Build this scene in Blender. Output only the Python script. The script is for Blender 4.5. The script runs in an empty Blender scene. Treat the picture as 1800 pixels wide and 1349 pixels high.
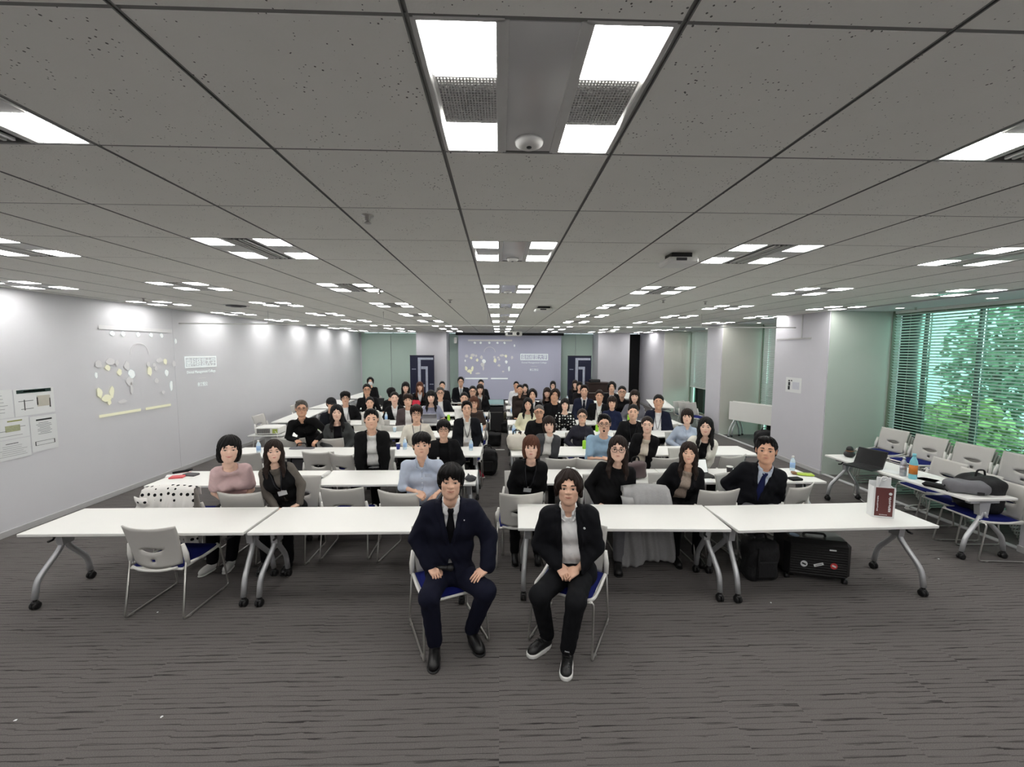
import bpy, bmesh, math, random
import numpy as np
from mathutils import Matrix, Vector

# ------------------------------------------------------------------ camera, world, exposure
SC = bpy.context.scene
COL = SC.collection
rnd = random.Random(7)
CAM_H, F_PX = 2.356, 720.06
YAW, PITCH, ROLL = 0.0305, -0.0806, 0.0038
_cy, _sy, _cp, _sp = math.cos(YAW), math.sin(YAW), math.cos(PITCH), math.sin(PITCH)
c_f = np.array([_sy*_cp, _cy*_cp, _sp]); c_r = np.array([_cy, -_sy, 0.0]); c_u = np.cross(c_r, c_f)
_r0 = math.cos(ROLL)*c_r + math.sin(ROLL)*c_u; c_u = -math.sin(ROLL)*c_r + math.cos(ROLL)*c_u; c_r = _r0
cam = bpy.data.objects.new('camera', bpy.data.cameras.new('camera'))
COL.objects.link(cam); SC.camera = cam
cam.data.sensor_width = 36.0; cam.data.lens = 36.0*F_PX/1800.0; cam.data.clip_start = 0.05
cam.matrix_world = Matrix(((c_r[0], c_u[0], -c_f[0], 0), (c_r[1], c_u[1], -c_f[1], 0), (c_r[2], c_u[2], -c_f[2], CAM_H), (0, 0, 0, 1)))

wd = bpy.data.worlds.new('sky'); SC.world = wd; wd.use_nodes = True
_bg = wd.node_tree.nodes['Background']; _bg.inputs[0].default_value = (0.80, 0.92, 1.0, 1); _bg.inputs[1].default_value = 7.0
LAMP = 29.0                       # radiance of the ceiling light panels
vs = SC.view_settings; vs.view_transform = 'Standard'; vs.look = 'None'; vs.gamma = 1.0; vs.use_curve_mapping = False
vs.exposure = 0.0
SC.cycles.max_bounces = 8; SC.cycles.diffuse_bounces = 5; SC.cycles.transparent_max_bounces = 16
SC.cycles.caustics_reflective = False; SC.cycles.caustics_refractive = False
SC.cycles.sample_clamp_indirect = 6.0

def ray(px, py): return c_f + c_r*((px-900)/F_PX) + c_u*((674.5-py)/F_PX)
def atz(px, py, z):               # the point at height z that the photograph shows at a pixel
    d = ray(px, py); t = (z-CAM_H)/d[2]; return Vector((d[0]*t, d[1]*t, z))
def aty(px, py, y):
    d = ray(px, py); t = y/d[1]; return Vector((d[0]*t, y, CAM_H+d[2]*t))
def atx(px, py, x):
    d = ray(px, py); t = x/d[0]; return Vector((x, d[1]*t, CAM_H+d[2]*t))

# ------------------------------------------------------------------ materials
def s2l(c):
    return tuple(((v/255)/12.92 if v/255 <= 0.04045 else ((v/255+0.055)/1.055)**2.4) for v in c)
MATS = {}
def mat(name, rgb, rough=0.5, metal=0.0, var=0.06, scale=18.0, bump=0.0, bscale=120.0, spec=0.4, **kw):
    """Principled material whose colour is varied by procedural noise; rgb in sRGB 0..255."""
    if name in MATS: return MATS[name]
    m = bpy.data.materials.new(name); m.use_nodes = True; nt = m.node_tree; b = nt.nodes['Principled BSDF']
    l = s2l(rgb)
    tc = nt.nodes.new('ShaderNodeTexCoord'); nz = nt.nodes.new('ShaderNodeTexNoise'); nz.inputs['Scale'].default_value = scale
    nz.inputs['Detail'].default_value = 3
    mx = nt.nodes.new('ShaderNodeMix'); mx.data_type = 'RGBA'
    mx.inputs[6].default_value = tuple(max(0, v*(1-var)) for v in l)+(1,); mx.inputs[7].default_value = tuple(min(1, v*(1+var)) for v in l)+(1,)
    nt.links.new(tc.outputs['Object'], nz.inputs['Vector']); nt.links.new(nz.outputs['Fac'], mx.inputs[0]); nt.links.new(mx.outputs[2], b.inputs['Base Color'])
    b.inputs['Roughness'].default_value = rough; b.inputs['Metallic'].default_value = metal; b.inputs['Specular IOR Level'].default_value = spec
    if bump:
        n2 = nt.nodes.new('ShaderNodeTexNoise'); n2.inputs['Scale'].default_value = bscale; n2.inputs['Detail'].default_value = 4
        bp = nt.nodes.new('ShaderNodeBump'); bp.inputs['Strength'].default_value = bump; bp.inputs['Distance'].default_value = 0.01
        nt.links.new(tc.outputs['Object'], n2.inputs['Vector']); nt.links.new(n2.outputs['Fac'], bp.inputs['Height']); nt.links.new(bp.outputs[0], b.inputs['Normal'])
    for k, v in kw.items(): b.inputs[k].default_value = v
    MATS[name] = m
    return m
def emit(name, rgb, strength):
    if name in MATS: return MATS[name]
    m = bpy.data.materials.new(name); m.use_nodes = True; nt = m.node_tree
    b = nt.nodes['Principled BSDF']; l = s2l(rgb)
    b.inputs['Base Color'].default_value = (*l, 1); b.inputs['Emission Color'].default_value = (*l, 1); b.inputs['Emission Strength'].default_value = strength
    MATS[name] = m
    return m
def glass(name, tint, gloss=0.06):
    if name in MATS: return MATS[name]
    m = bpy.data.materials.new(name); m.use_nodes = True; nt = m.node_tree; nt.nodes.remove(nt.nodes['Principled BSDF'])
    tr = nt.nodes.new('ShaderNodeBsdfTransparent'); tr.inputs[0].default_value = (*tint, 1)
    gl = nt.nodes.new('ShaderNodeBsdfGlossy'); gl.inputs['Roughness'].default_value = 0.03
    fr = nt.nodes.new('ShaderNodeFresnel'); fr.inputs[0].default_value = 1.45
    mx = nt.nodes.new('ShaderNodeMixShader'); out = nt.nodes['Material Output']
    nt.links.new(fr.outputs[0], mx.inputs[0]); nt.links.new(tr.outputs[0], mx.inputs[1]); nt.links.new(gl.outputs[0], mx.inputs[2]); nt.links.new(mx.outputs[0], out.inputs[0])
    MATS[name] = m
    return m

# ------------------------------------------------------------------ mesh helpers
def to_mesh(name, V, Fs, mats, mi=None, smooth=False):
    me = bpy.data.meshes.new(name)
    me.from_pydata([tuple(v) for v in V], [], Fs)
    for m in mats: me.materials.append(m)
    if mi is not None: me.polygons.foreach_set('material_index', mi)
    if smooth: me.polygons.foreach_set('use_smooth', [True]*len(Fs))
    me.update()
    return me
class MB:
    """Collects boxes, tubes, lathes and sheets into one mesh."""
    def __init__(s): s.V = []; s.F = []; s.S = []
    def add(s, V, Fs, smooth=False):
        o = len(s.V); s.V += [Vector(v) for v in V]; s.F += [tuple(i+o for i in f) for f in Fs]; s.S += [smooth]*len(Fs); return s
    def box(s, c, size, b=0.0, rot=None):
        hx, hy, hz = size[0]/2, size[1]/2, size[2]/2
        b = min(b, hx*.95, hy*.95, hz*.95)
        if b <= 0:
            V = [(x*hx, y*hy, z*hz) for x in (-1, 1) for y in (-1, 1) for z in (-1, 1)]
            Fs = [(0, 1, 3, 2), (4, 6, 7, 5), (0, 4, 5, 1), (2, 3, 7, 6), (0, 2, 6, 4), (1, 5, 7, 3)]
        else:
            V, idx = [], {}
            for x in (-1, 1):
                for y in (-1, 1):
                    for z in (-1, 1):
                        for k, p in enumerate(((x*hx, y*(hy-b), z*(hz-b)), (x*(hx-b), y*hy, z*(hz-b)), (x*(hx-b), y*(hy-b), z*hz))):
                            idx[x, y, z, k] = len(V); V.append(p)
            I = lambda x, y, z, k: idx[x, y, z, k]; Fs = []
            for q in (-1, 1):
                Fs.append([I(q, -1, -1, 0), I(q, 1, -1, 0), I(q, 1, 1, 0), I(q, -1, 1, 0)][::q])
                Fs.append([I(-1, q, -1, 1), I(-1, q, 1, 1), I(1, q, 1, 1), I(1, q, -1, 1)][::q])
                Fs.append([I(-1, -1, q, 2), I(1, -1, q, 2), I(1, 1, q, 2), I(-1, 1, q, 2)][::q])
                for r in (-1, 1):
                    Fs.append([I(q, r, -1, 0), I(q, r, -1, 1), I(q, r, 1, 1), I(q, r, 1, 0)][::-q*r])
                    Fs.append([I(q, -1, r, 0), I(q, 1, r, 0), I(q, 1, r, 2), I(q, -1, r, 2)][::q*r])
                    Fs.append([I(-1, q, r, 1), I(1, q, r, 1), I(1, q, r, 2), I(-1, q, r, 2)][::-q*r])
                    for t in (-1, 1): Fs.append([I(q, r, t, 0), I(q, r, t, 1), I(q, r, t, 2)][::q*r*t])
        M = rot if rot is not None else Matrix.Identity(3)
        c = Vector(c)
        return s.add([c + M @ Vector(v) for v in V], Fs)
    def tube(s, pts, r, n=8, cap=True, fil=0.0, close=False):
        P = [Vector(p) for p in pts]
        if fil > 0 and len(P) > 2:
            Q = [P[0]]
            for i in range(1, len(P)-1):
                a, b, c = P[i-1], P[i], P[i+1]
                d1 = min(fil, (a-b).length*.49); d2 = min(fil, (c-b).length*.49)
                p1 = b+(a-b).normalized()*d1; p2 = b+(c-b).normalized()*d2
                for k in range(5):
                    t = k/4; Q.append(p1*(1-t)**2+b*2*t*(1-t)+p2*t*t)
            P = Q+[P[-1]]
        R = r if hasattr(r, '__len__') else [r]*len(P)
        V, Fs = [], []
        up = None
        for i, p in enumerate(P):
            a = P[i-1] if i else (P[-1] if close else P[0]); c = P[i+1] if i < len(P)-1 else (P[0] if close else P[-1])
            t = (c-a).normalized()
            if up is None:
                up = Vector((0, 0, 1)) if abs(t.z) < .9 else Vector((1, 0, 0))
            x = t.cross(up).normalized(); up = x.cross(t).normalized()
            for k in range(n):
                an = 2*math.pi*k/n; V.append(p+(x*math.cos(an)+up*math.sin(an))*R[min(i, len(R)-1)])
        m = len(P)
        for i in range(m if close else m-1):
            for k in range(n):
                j = (i+1) % m
                Fs.append((i*n+k, i*n+(k+1) % n, j*n+(k+1) % n, j*n+k))
        s.add(V, Fs, True)
        if cap and not close:
            o = len(s.V)-len(V)
            s.F.append(tuple(o+k for k in range(n))[::-1]); s.F.append(tuple(o+(m-1)*n+k for k in range(n))); s.S += [False, False]
        return s
    def lathe(s, prof, n=16, c=(0, 0, 0), M=None, smooth=True):
        V = []; c = Vector(c)
        for r, z in prof:
            for k in range(n):
                a = 2*math.pi*k/n; v = Vector((r*math.cos(a), r*math.sin(a), z)); V.append(c+(M @ v if M is not None else v))
        Fs = [(i*n+k, i*n+(k+1) % n, (i+1)*n+(k+1) % n, (i+1)*n+k) for i in range(len(prof)-1) for k in range(n)]
        Fs += [tuple(range(n))[::-1], tuple((len(prof)-1)*n+k for k in range(n))]
        o = len(s.V); s.add(V, Fs, smooth); s.S[-1] = s.S[-2] = False
        return s
    def ell(s, c, r, n=10, m=7, M=None):
        c = Vector(c); V = []; 
        for i in range(m+1):
            th = math.pi*i/m
            for k in range(n):
                ph = 2*math.pi*k/n; v = Vector((r[0]*math.sin(th)*math.cos(ph), r[1]*math.sin(th)*math.sin(ph), r[2]*math.cos(th))); V.append(c+(M @ v if M is not None else v))
        Fs = [(i*n+k, (i+1)*n+k, (i+1)*n+(k+1) % n, i*n+(k+1) % n) for i in range(m) for k in range(n)]
        return s.add(V, Fs, True)
    def poly(s, pts, d):
        """Prism: closed outline pts extruded by vector d."""
        d = Vector(d); n = len(pts); V = [Vector(p) for p in pts]+[Vector(p)+d for p in pts]
        Fs = [tuple(range(n))[::-1], tuple(range(n, 2*n))]+[(k, (k+1) % n, n+(k+1) % n, n+k) for k in range(n)]
        return s.add(V, Fs)
    def mesh(s, name, mats):
        me = to_mesh(name, s.V, s.F, mats if isinstance(mats, (list, tuple)) else [mats])
        me.polygons.foreach_set('use_smooth', s.S); return me
    def build(s, name, mats, parent=None, loc=(0, 0, 0), rz=0.0):
        return obj(name, s.mesh(name, mats), parent, loc, rz)
def obj(name, me, parent=None, loc=(0, 0, 0), rz=0.0):
    o = bpy.data.objects.new(name, me); COL.objects.link(o); o.location = loc; o.rotation_euler = (0, 0, rz)
    if parent is not None: o.parent = parent
    return o
def tag(o, label=None, cat=None, group=None, kind=None):
    if label: o['label'] = label
    if cat: o['category'] = cat
    if group: o['group'] = group
    if kind: o['kind'] = kind
    return o
def thing(name, label, cat, loc=(0, 0, 0), rz=0.0, group=None):
    return tag(obj(name, None, None, loc, rz), label, cat, group)
def struct(o): o['kind'] = 'structure'; return o
KIDS = {}
def dup(root, loc, rz=0.0, label=None, group=None, ry=0.0, rx=0.0):
    if root.name not in KIDS: KIDS[root.name] = [(c, list(c.children)) for c in root.children]
    r = root.copy(); COL.objects.link(r); r.location = loc; r.rotation_euler = (rx, ry, rz)
    if label: r['label'] = label
    if group: r['group'] = group
    for c, gs in KIDS[root.name]:
        d = c.copy(); COL.objects.link(d); d.parent = r
        for g in gs:
            e = g.copy(); COL.objects.link(e); e.parent = d
    return r
def solidify(me, t, off=0.0):
    o = bpy.data.objects.new('tmp', me); COL.objects.link(o); md = o.modifiers.new('s', 'SOLIDIFY'); md.thickness = t; md.offset = off
    dg = bpy.context.evaluated_depsgraph_get(); r = bpy.data.meshes.new_from_object(o.evaluated_get(dg)); r.name = me.name
    bpy.data.objects.remove(o); return r
def sheet(nu, nv, fn, skip=None):
    V = [fn(i/nu, j/nv) for j in range(nv+1) for i in range(nu+1)]
    Fs = [(j*(nu+1)+i, j*(nu+1)+i+1, (j+1)*(nu+1)+i+1, (j+1)*(nu+1)+i) for j in range(nv) for i in range(nu) if not (skip and skip(i, j))]
    return V, Fs
def text_mesh(body, size, extrude=0.0015, bold=0.0):
    cu = bpy.data.curves.new('text', 'FONT'); cu.body = body; cu.size = size; cu.extrude = extrude; cu.align_x = 'CENTER'; cu.align_y = 'CENTER'; cu.resolution_u = 2; cu.offset = bold
    o = bpy.data.objects.new('text', cu); COL.objects.link(o)
    dg = bpy.context.evaluated_depsgraph_get(); me = bpy.data.meshes.new_from_object(o.evaluated_get(dg)); bpy.data.objects.remove(o)
    return me
def text(body, size, m, parent, M, name='lettering', fit=None, bold=0.0):
    me = text_mesh(body, size, bold=bold); me.materials.clear(); me.materials.append(m)
    o = obj(name, me, parent)
    if fit:
        xs = [v.co.x for v in me.vertices]; ys = [v.co.y for v in me.vertices]
        w, h = max(xs)-min(xs), max(ys)-min(ys); cx, cy = (max(xs)+min(xs))/2, (max(ys)+min(ys))/2
        M = M @ Matrix.Diagonal((fit[0]/w if fit[0] else 1, fit[1]/h if fit[1] else 1, 1, 1)) @ Matrix.Translation((-cx, -cy, 0))
    o.matrix_local = M
    return o
def frame_mat(o, x, y):
    x = Vector(x).normalized(); y = Vector(y).normalized(); z = x.cross(y)
    return Matrix(((x.x, y.x, z.x, o[0]), (x.y, y.y, z.y, o[1]), (x.z, y.z, z.z, o[2]), (0, 0, 0, 1)))
# ------------------------------------------------------------------ setting
CZ = 3.113; XL, XR = -6.174, 6.2; XW = 7.4; YB = 18.4; Y0 = -2.2
def carpet_mat():
    m = bpy.data.materials.new('striped_carpet'); m.use_nodes = True; nt = m.node_tree; b = nt.nodes['Principled BSDF']; L = nt.links.new
    N = lambda t, **k: (lambda n: ([setattr(n, a, v) for a, v in k.items()], n)[1])(nt.nodes.new('ShaderNode'+t))
    tc = N('TexCoord'); sx = N('SeparateXYZ'); L(tc.outputs['Object'], sx.inputs[0])
    def M(op, a, bb=None):
        n = N('Math', operation=op)
        for i, v in enumerate((a, bb)):
            if v is None: continue
            if isinstance(v, (int, float)): n.inputs[i].default_value = v
            else: L(v, n.inputs[i])
        return n.outputs[0]
    tx = M('FLOOR', M('DIVIDE', sx.outputs[0], 0.5)); ty = M('FLOOR', M('DIVIDE', sx.outputs[1], 0.5))
    cv = N('CombineXYZ'); L(tx, cv.inputs[0]); L(ty, cv.inputs[1])
    wn = N('TexWhiteNoise', noise_dimensions='2D'); L(cv.outputs[0], wn.inputs['Vector'])
    yy = M('ADD', sx.outputs[1], M('MULTIPLY', wn.outputs['Value'], 0.02))
    jit = N('TexNoise'); jit.inputs['Scale'].default_value = 1.0
    jv = N('CombineXYZ'); L(M('MULTIPLY', sx.outputs[0], 3.0), jv.inputs[0]); L(M('MULTIPLY', yy, 60.0), jv.inputs[1]); L(jv.outputs[0], jit.inputs['Vector'])
    saw = M('FRACT', M('ADD', M('DIVIDE', yy, 0.040), M('MULTIPLY', jit.outputs['Fac'], 0.9)))
    line = N('MapRange'); line.inputs[1].default_value = 0.09; line.inputs[2].default_value = 0.20; L(saw, line.inputs[0])
    fv = N('CombineXYZ'); L(M('MULTIPLY', sx.outputs[0], 120.0), fv.inputs[0]); L(M('MULTIPLY', sx.outputs[1], 320.0), fv.inputs[1])
    fib = N('TexNoise'); fib.inputs['Scale'].default_value = 1.0; fib.inputs['Detail'].default_value = 2; L(fv.outputs[0], fib.inputs['Vector'])
    c1 = N('Mix', data_type='RGBA'); c1.inputs[6].default_value = (0.060, 0.055, 0.054, 1); c1.inputs[7].default_value = (0.20, 0.186, 0.18, 1); L(fib.outputs['Fac'], c1.inputs[0])
    brk = N('TexNoise'); brk.inputs['Scale'].default_value = 1.0; bv = N('CombineXYZ'); L(M('MULTIPLY', sx.outputs[0], 2.2), bv.inputs[0]); L(M('MULTIPLY', yy, 40.0), bv.inputs[1]); L(bv.outputs[0], brk.inputs['Vector'])
    dk = N('MapRange'); dk.inputs[1].default_value = .35; dk.inputs[2].default_value = .65; dk.inputs[3].default_value = .25; dk.inputs[4].default_value = 1.0; L(brk.outputs['Fac'], dk.inputs[0])
    inv = M('SUBTRACT', 1.0, M('MULTIPLY', M('SUBTRACT', 1.0, line.outputs[0]), dk.outputs[0]))
    c2 = N('Mix', data_type='RGBA'); c2.inputs[6].default_value = (0.032, 0.029, 0.029, 1); L(inv, c2.inputs[0]); L(c1.outputs[2], c2.inputs[7])
    L(c2.outputs[2], b.inputs['Base Color']); b.inputs['Roughness'].default_value = 0.95; b.inputs['Specular IOR Level'].default_value = 0.1
    bp = N('Bump'); bp.inputs['Strength'].default_value = .5; bp.inputs['Distance'].default_value = .004; L(inv, bp.inputs['Height']); L(bp.outputs[0], b.inputs['Normal'])
    return m
def tile_mat():
    m = mat('mineral_tile', (238, 238, 232), 0.95, var=.03, scale=6, bump=.15, bscale=160, spec=.1); nt = m.node_tree; b = nt.nodes['Principled BSDF']
    src = b.inputs['Base Color'].links[0].from_socket; L = nt.links.new
    tc = nt.nodes.new('ShaderNodeTexCoord'); g = nt.nodes.new('ShaderNodeNewGeometry')
    vo = nt.nodes.new('ShaderNodeTexVoronoi'); vo.inputs['Scale'].default_value = 60; L(g.outputs['Position'], vo.inputs['Vector'])
    n2 = nt.nodes.new('ShaderNodeTexNoise'); n2.inputs['Scale'].default_value = 12; L(g.outputs['Position'], n2.inputs['Vector'])
    ad = nt.nodes.new('ShaderNodeMath'); ad.operation = 'MULTIPLY_ADD'; ad.inputs[1].default_value = -.45; L(n2.outputs['Fac'], ad.inputs[0]); ad.inputs[2].default_value = .33
    cp = nt.nodes.new('ShaderNodeMath'); cp.operation = 'LESS_THAN'; L(vo.outputs['Distance'], cp.inputs[0]); L(ad.outputs[0], cp.inputs[1])
    mx = nt.nodes.new('ShaderNodeMix'); mx.data_type = 'RGBA'; mx.inputs[7].default_value = (.16, .16, .15, 1); L(cp.outputs[0], mx.inputs[0]); L(src, mx.inputs[6]); L(mx.outputs[2], b.inputs['Base Color'])
    return m
M_CARPET = carpet_mat(); M_TILE = tile_mat()
M_WALL = mat('painted_wall', (216, 216, 220), .8, var=.02, scale=3, bump=.05, bscale=300, spec=.2)
M_WALL2 = mat('painted_pillar', (206, 205, 211), .8, var=.02, scale=3, bump=.05, bscale=300, spec=.2)
M_GREEN = mat('pale_green_panel', (186, 206, 196), .35, var=.02, scale=2, spec=.4)
M_BASE = mat('grey_baseboard', (186, 186, 186), .6)
M_BAR = mat('ceiling_bar', (120, 120, 118), .5, metal=.3); M_BARD = mat('ceiling_gap', (40, 40, 40), .8)
M_WHITE = mat('white_laminate', (232, 232, 228), .45, var=.01, scale=4, spec=.35)
M_PLASTIC = mat('white_plastic', (226, 226, 222), .4, var=.01)
M_LAMPFRAME = mat('lamp_frame', (200, 200, 198), .4)
M_GLOSSP = mat('gloss_panel', (205, 205, 205), .12, var=.01)
M_LED = emit('led_panel', (255, 253, 250), LAMP)
M_DOWN = emit('downlight_disc', (255, 248, 235), 14)
M_BLACK = mat('black_plastic', (22, 22, 23), .5); M_BLACKF = mat('black_fabric', (20, 20, 22), .9, var=.2, bump=.3, bscale=400)
M_STEEL = mat('grey_steel', (196, 198, 200), .38, metal=.55, var=.02)
M_CHROME = mat('satin_chrome', (190, 188, 184), .3, metal=.85, var=.02)
M_DARKMETAL = mat('dark_metal', (58, 58, 60), .5, metal=.4)

fl = MB().box(((XL+7.62)/2, (Y0+YB)/2, -.05), (7.62-XL, YB-Y0, .1)).build('floor', M_CARPET); struct(fl)
# ceiling: grid of 0.64 m mineral tiles hung on metal bars, plain border and plain strip over the window side
GX, GY, GS = -0.2138, 0.9983, 0.64
ceil = MB().box(((XL+7.62)/2, (Y0+YB)/2, CZ+.10), (7.62-XL, YB-Y0, .1)).build('ceiling', M_TILE); struct(ceil)
LIGHT_COLS = (-9, -6, -3, 0, 3, 6, 9); LIGHT_ROWS = (-3, 0, 3, 6, 9, 12, 15, 18, 21, 24)
tm = MB().box((0, 0, .013), (GS-.007, GS-.007, .03), b=.004).mesh('ceiling_tile', M_TILE)
cells = [(k, j) for j in range(-5, 27) for k in range(-9, 10) if not (k in LIGHT_COLS and j in LIGHT_ROWS)]
def cellc(k, j): return Vector((GX+(k+.5)*GS, GY+(j+.5)*GS, CZ))
seen = sorted([c for c in cells if c[1] >= -1], key=lambda c: cellc(*c).xy.length)
near = seen[:296]; rest = [c for c in cells if c not in set(near)]
for c in near: obj('ceiling_tile', tm, ceil, cellc(*c))
mb = MB()
for c in rest: mb.box(cellc(*c)+Vector((0, 0, .013)), (GS-.007, GS-.007, .03), b=.003)
tag(mb.build('far_tiles', M_TILE, ceil), kind='stuff')
for k in range(-9, 11):
    x = GX+k*GS; m_ = MB().box((x, (Y0+YB)/2, CZ+.012), (.016, YB-Y0, .02)); m_.box((x-.0055, (Y0+YB)/2, CZ+.001), (.004, YB-Y0, .008)); m_.box((x+.0055, (Y0+YB)/2, CZ+.001), (.004, YB-Y0, .008))
    m_.build('grid_bar', M_BAR, ceil)
for j in range(-5, 28):
    MB().box(((GX-9*GS+GX+10*GS)/2, GY+j*GS, CZ+.010), (19*GS, .012, .02)).build('cross_bar', M_BAR, ceil)
MB().box(((XL+GX-9*GS)/2, (Y0+YB)/2, CZ+.02), (GX-9*GS-XL, YB-Y0, .04)).build('border_strip', M_TILE, ceil)
MB().box(((6.30+7.62)/2, (Y0+YB)/2, CZ+.02), (7.62-6.30, YB-Y0, .05)).build('window_side_strip', M_WALL, ceil)
MB().box((6.245, (Y0+YB)/2, CZ+.035), (.11, YB-Y0, .01)).build('slot_diffuser', M_BLACK, ceil)
# walls
struct(MB().box((XL-.1, (Y0+YB)/2, CZ/2), (.2, YB-Y0, CZ)).build('wall_left', M_WALL))
struct(MB().box((XL+.008, (Y0+YB)/2, .04), (.016, YB-Y0, .08), b=.003).build('baseboard_left', M_BASE))
struct(MB().box((XL+.001, 7.985, CZ/2), (.006, .005, CZ)).build('trim_2', M_WALL))
wb = struct(MB().box(((XL+8.2)/2, YB+.1, CZ/2), (8.2-XL, .2, CZ)).build('wall_back', M_WALL2))
for x0, x1 in ((-6.10, -4.82), (-4.80, -3.52), (-2.22, -1.2), (2.6, 3.4), (3.42, 4.18)):
    MB().box(((x0+x1)/2, YB-.015, CZ/2), (x1-x0, .03, CZ-.02), b=.004).build('glass_panel', M_GREEN, wb)
struct(MB().box(((XL+8.2)/2, Y0-.1, CZ/2), (8.2-XL, .2, CZ)).build('wall_front', M_WALL))
def pillar(n, x0, x1, y0, y1, m, base=True):
    w = struct(MB().box(((x0+x1)/2, (y0+y1)/2, CZ/2), (x1-x0, y1-y0, CZ)).build(n, m))
    if base: MB().box(((x0+x1)/2, (y0+y1)/2, .04), (x1-x0+.02, y1-y0+.02, .08), b=.003).build('baseboard', M_BASE, w)
    return w
M_REVEAL = mat('mint_lit_reveal', (192, 200, 192), .7, var=.02, scale=3)  # mint tint of the daylight through the green glass, put into the colour
pillar('wall_pillar_left', -3.5, -2.24, 17.4, YB, M_WALL2)
pillar('wall_pillar_right', 4.2, 5.55, 17.4, YB, M_WALL2)
pillar('wall_right_1', 6.15, 7.52, Y0, 4.5, M_WALL2)
p2_ = pillar('wall_right_2', 6.15, 7.52, 7.52, 9.0, M_WALL2)
MB().box((6.84, 7.515, CZ/2), (1.34, .012, CZ)).build('reveal_panel', M_REVEAL, p2_)
p3_ = pillar('wall_right_3', 6.2, 7.52, 11.3, 12.1, M_WALL2)
M_REV2 = mat('beige_grey_reveal', (204, 204, 196), .7, var=.02, scale=3); MB().box((6.86, 11.295, CZ/2), (1.28, .012, CZ)).build('reveal_panel', M_REV2, p3_)
p4_ = pillar('wall_right_4', 6.3, 7.52, 15.6, YB, M_WALL2)
MB().box((6.91, 15.595, CZ/2), (1.18, .012, CZ)).build('reveal_panel', M_REV2, p4_)
MB().box((6.14, 8.44, 2.62), (.012, 1.0, .03)).build('access_panel_edge', M_BASE, p2_)
MB().box((6.14, 8.2, 2.86), (.012, .02, .48)).build('access_panel_edge', M_BASE, p2_)
dr = MB().box((6.0, YB-.06, 1.56), (.62, .08, 3.06), b=.01).build('door_1', M_BLACKF); struct(dr)
MB().box((5.69, YB-.06, CZ/2), (.05, .14, CZ)).build('door_frame', M_BASE, dr)
MB().tube([(5.78, YB-.11, .95), (5.78, YB-.15, .95), (5.78, YB-.15, 1.15), (5.78, YB-.11, 1.15)], .01).build('handle', M_CHROME, dr)

# windows of the right wall: frame, panes, blinds of single slats
M_GLASS = glass('green_glass', (.66, .90, .80)); M_MULL = mat('dark_mullion', (70, 84, 78), .4, metal=.5); M_SLATW = mat('blind_slat', (222, 228, 224), .5, var=.02, **{'Transmission Weight': 0.0})
_nt = M_SLATW.node_tree; _tl = _nt.nodes.new('ShaderNodeBsdfTranslucent'); _tl.inputs[0].default_value = (.78, .84, .80, 1); _ms = _nt.nodes.new('ShaderNodeMixShader'); _ms.inputs[0].default_value = .45
_nt.links.new(_nt.nodes['Principled BSDF'].outputs[0], _ms.inputs[1]); _nt.links.new(_tl.outputs[0], _ms.inputs[2]); _nt.links.new(_ms.outputs[0], _nt.nodes['Material Output'].inputs[0])
M_FRAME = mat('grey_green_frame', (128, 132, 116), .5)
def window(n, y0, y1, zsill, mull, slats):
    w = struct(MB().box((XW+.12, (y0+y1)/2, .03), (.14, y1-y0, .06)).build('window_%d' % n, M_FRAME))
    MB().box((XW+.12, (y0+y1)/2, CZ-.03), (.14, y1-y0, .1)).build('frame', M_FRAME, w)
    ys = [y0]+mull+[y1]
    for y in mull: MB().box((XW+.12, y, CZ/2), (.10, .035, CZ)).build('mullion', M_MULL, w)
    for a, b in zip(ys, ys[1:]): MB().box((XW+.12, (a+b)/2, CZ/2), (.012, b-a-.05, CZ)).build('pane', M_GLASS, w)
    MB().box((XW-.02, y1-.012, CZ/2), (.07, .024, CZ)).build('side_frame', M_FRAME, w)
    zb, pitch, tilt, wd_ = slats
    bl = thing('window_blind', 'white horizontal slat blind hanging in %s' % ['the large window bay behind the stacked chairs', 'the narrow bay beside the folded white table', 'the far bay, raised above bright bare glass'][n-1], 'blind', (XW-.06, (y0+y1)/2, 0), 0, None)
    Lr = y1-y0-.16
    c, s = math.cos(tilt), math.sin(tilt)
    me = MB().box((0, 0, 0), (wd_, Lr, .0022), rot=Matrix.Rotation(tilt, 3, 'Y')).mesh('slat', M_SLATW if n == 1 else mat('blind_slat_closed', (206, 208, 206), .6, var=.02))
    MB().box((0, 0, CZ-.03), (.05, Lr, .05), b=.005).build('head_rail', M_PLASTIC, bl)
    z = CZ-.09
    while z > zb+.02:
        obj('slat', me, bl, (0, 0, z)); z -= pitch
    MB().box((0, 0, zb), (.03, Lr, .02), b=.004).build('bottom_rail', M_PLASTIC, bl)
    for k in range(5): MB().box((-.012, -Lr/2+Lr*(k+.5)/5, (CZ+zb)/2), (.002, .003, CZ-zb-.05)).build('ladder_cord', M_PLASTIC, bl)
window(1, 4.5, 7.52, .1, [5.3, 6.2, 7.02], (.05, .05, .58, .042))
window(2, 9.0, 11.3, .1, [10.1], (.55, .05, 1.15, .05))
window(3, 12.1, 15.6, .1, [13.4, 14.7], (1.0, .05, 1.15, .052))
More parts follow.
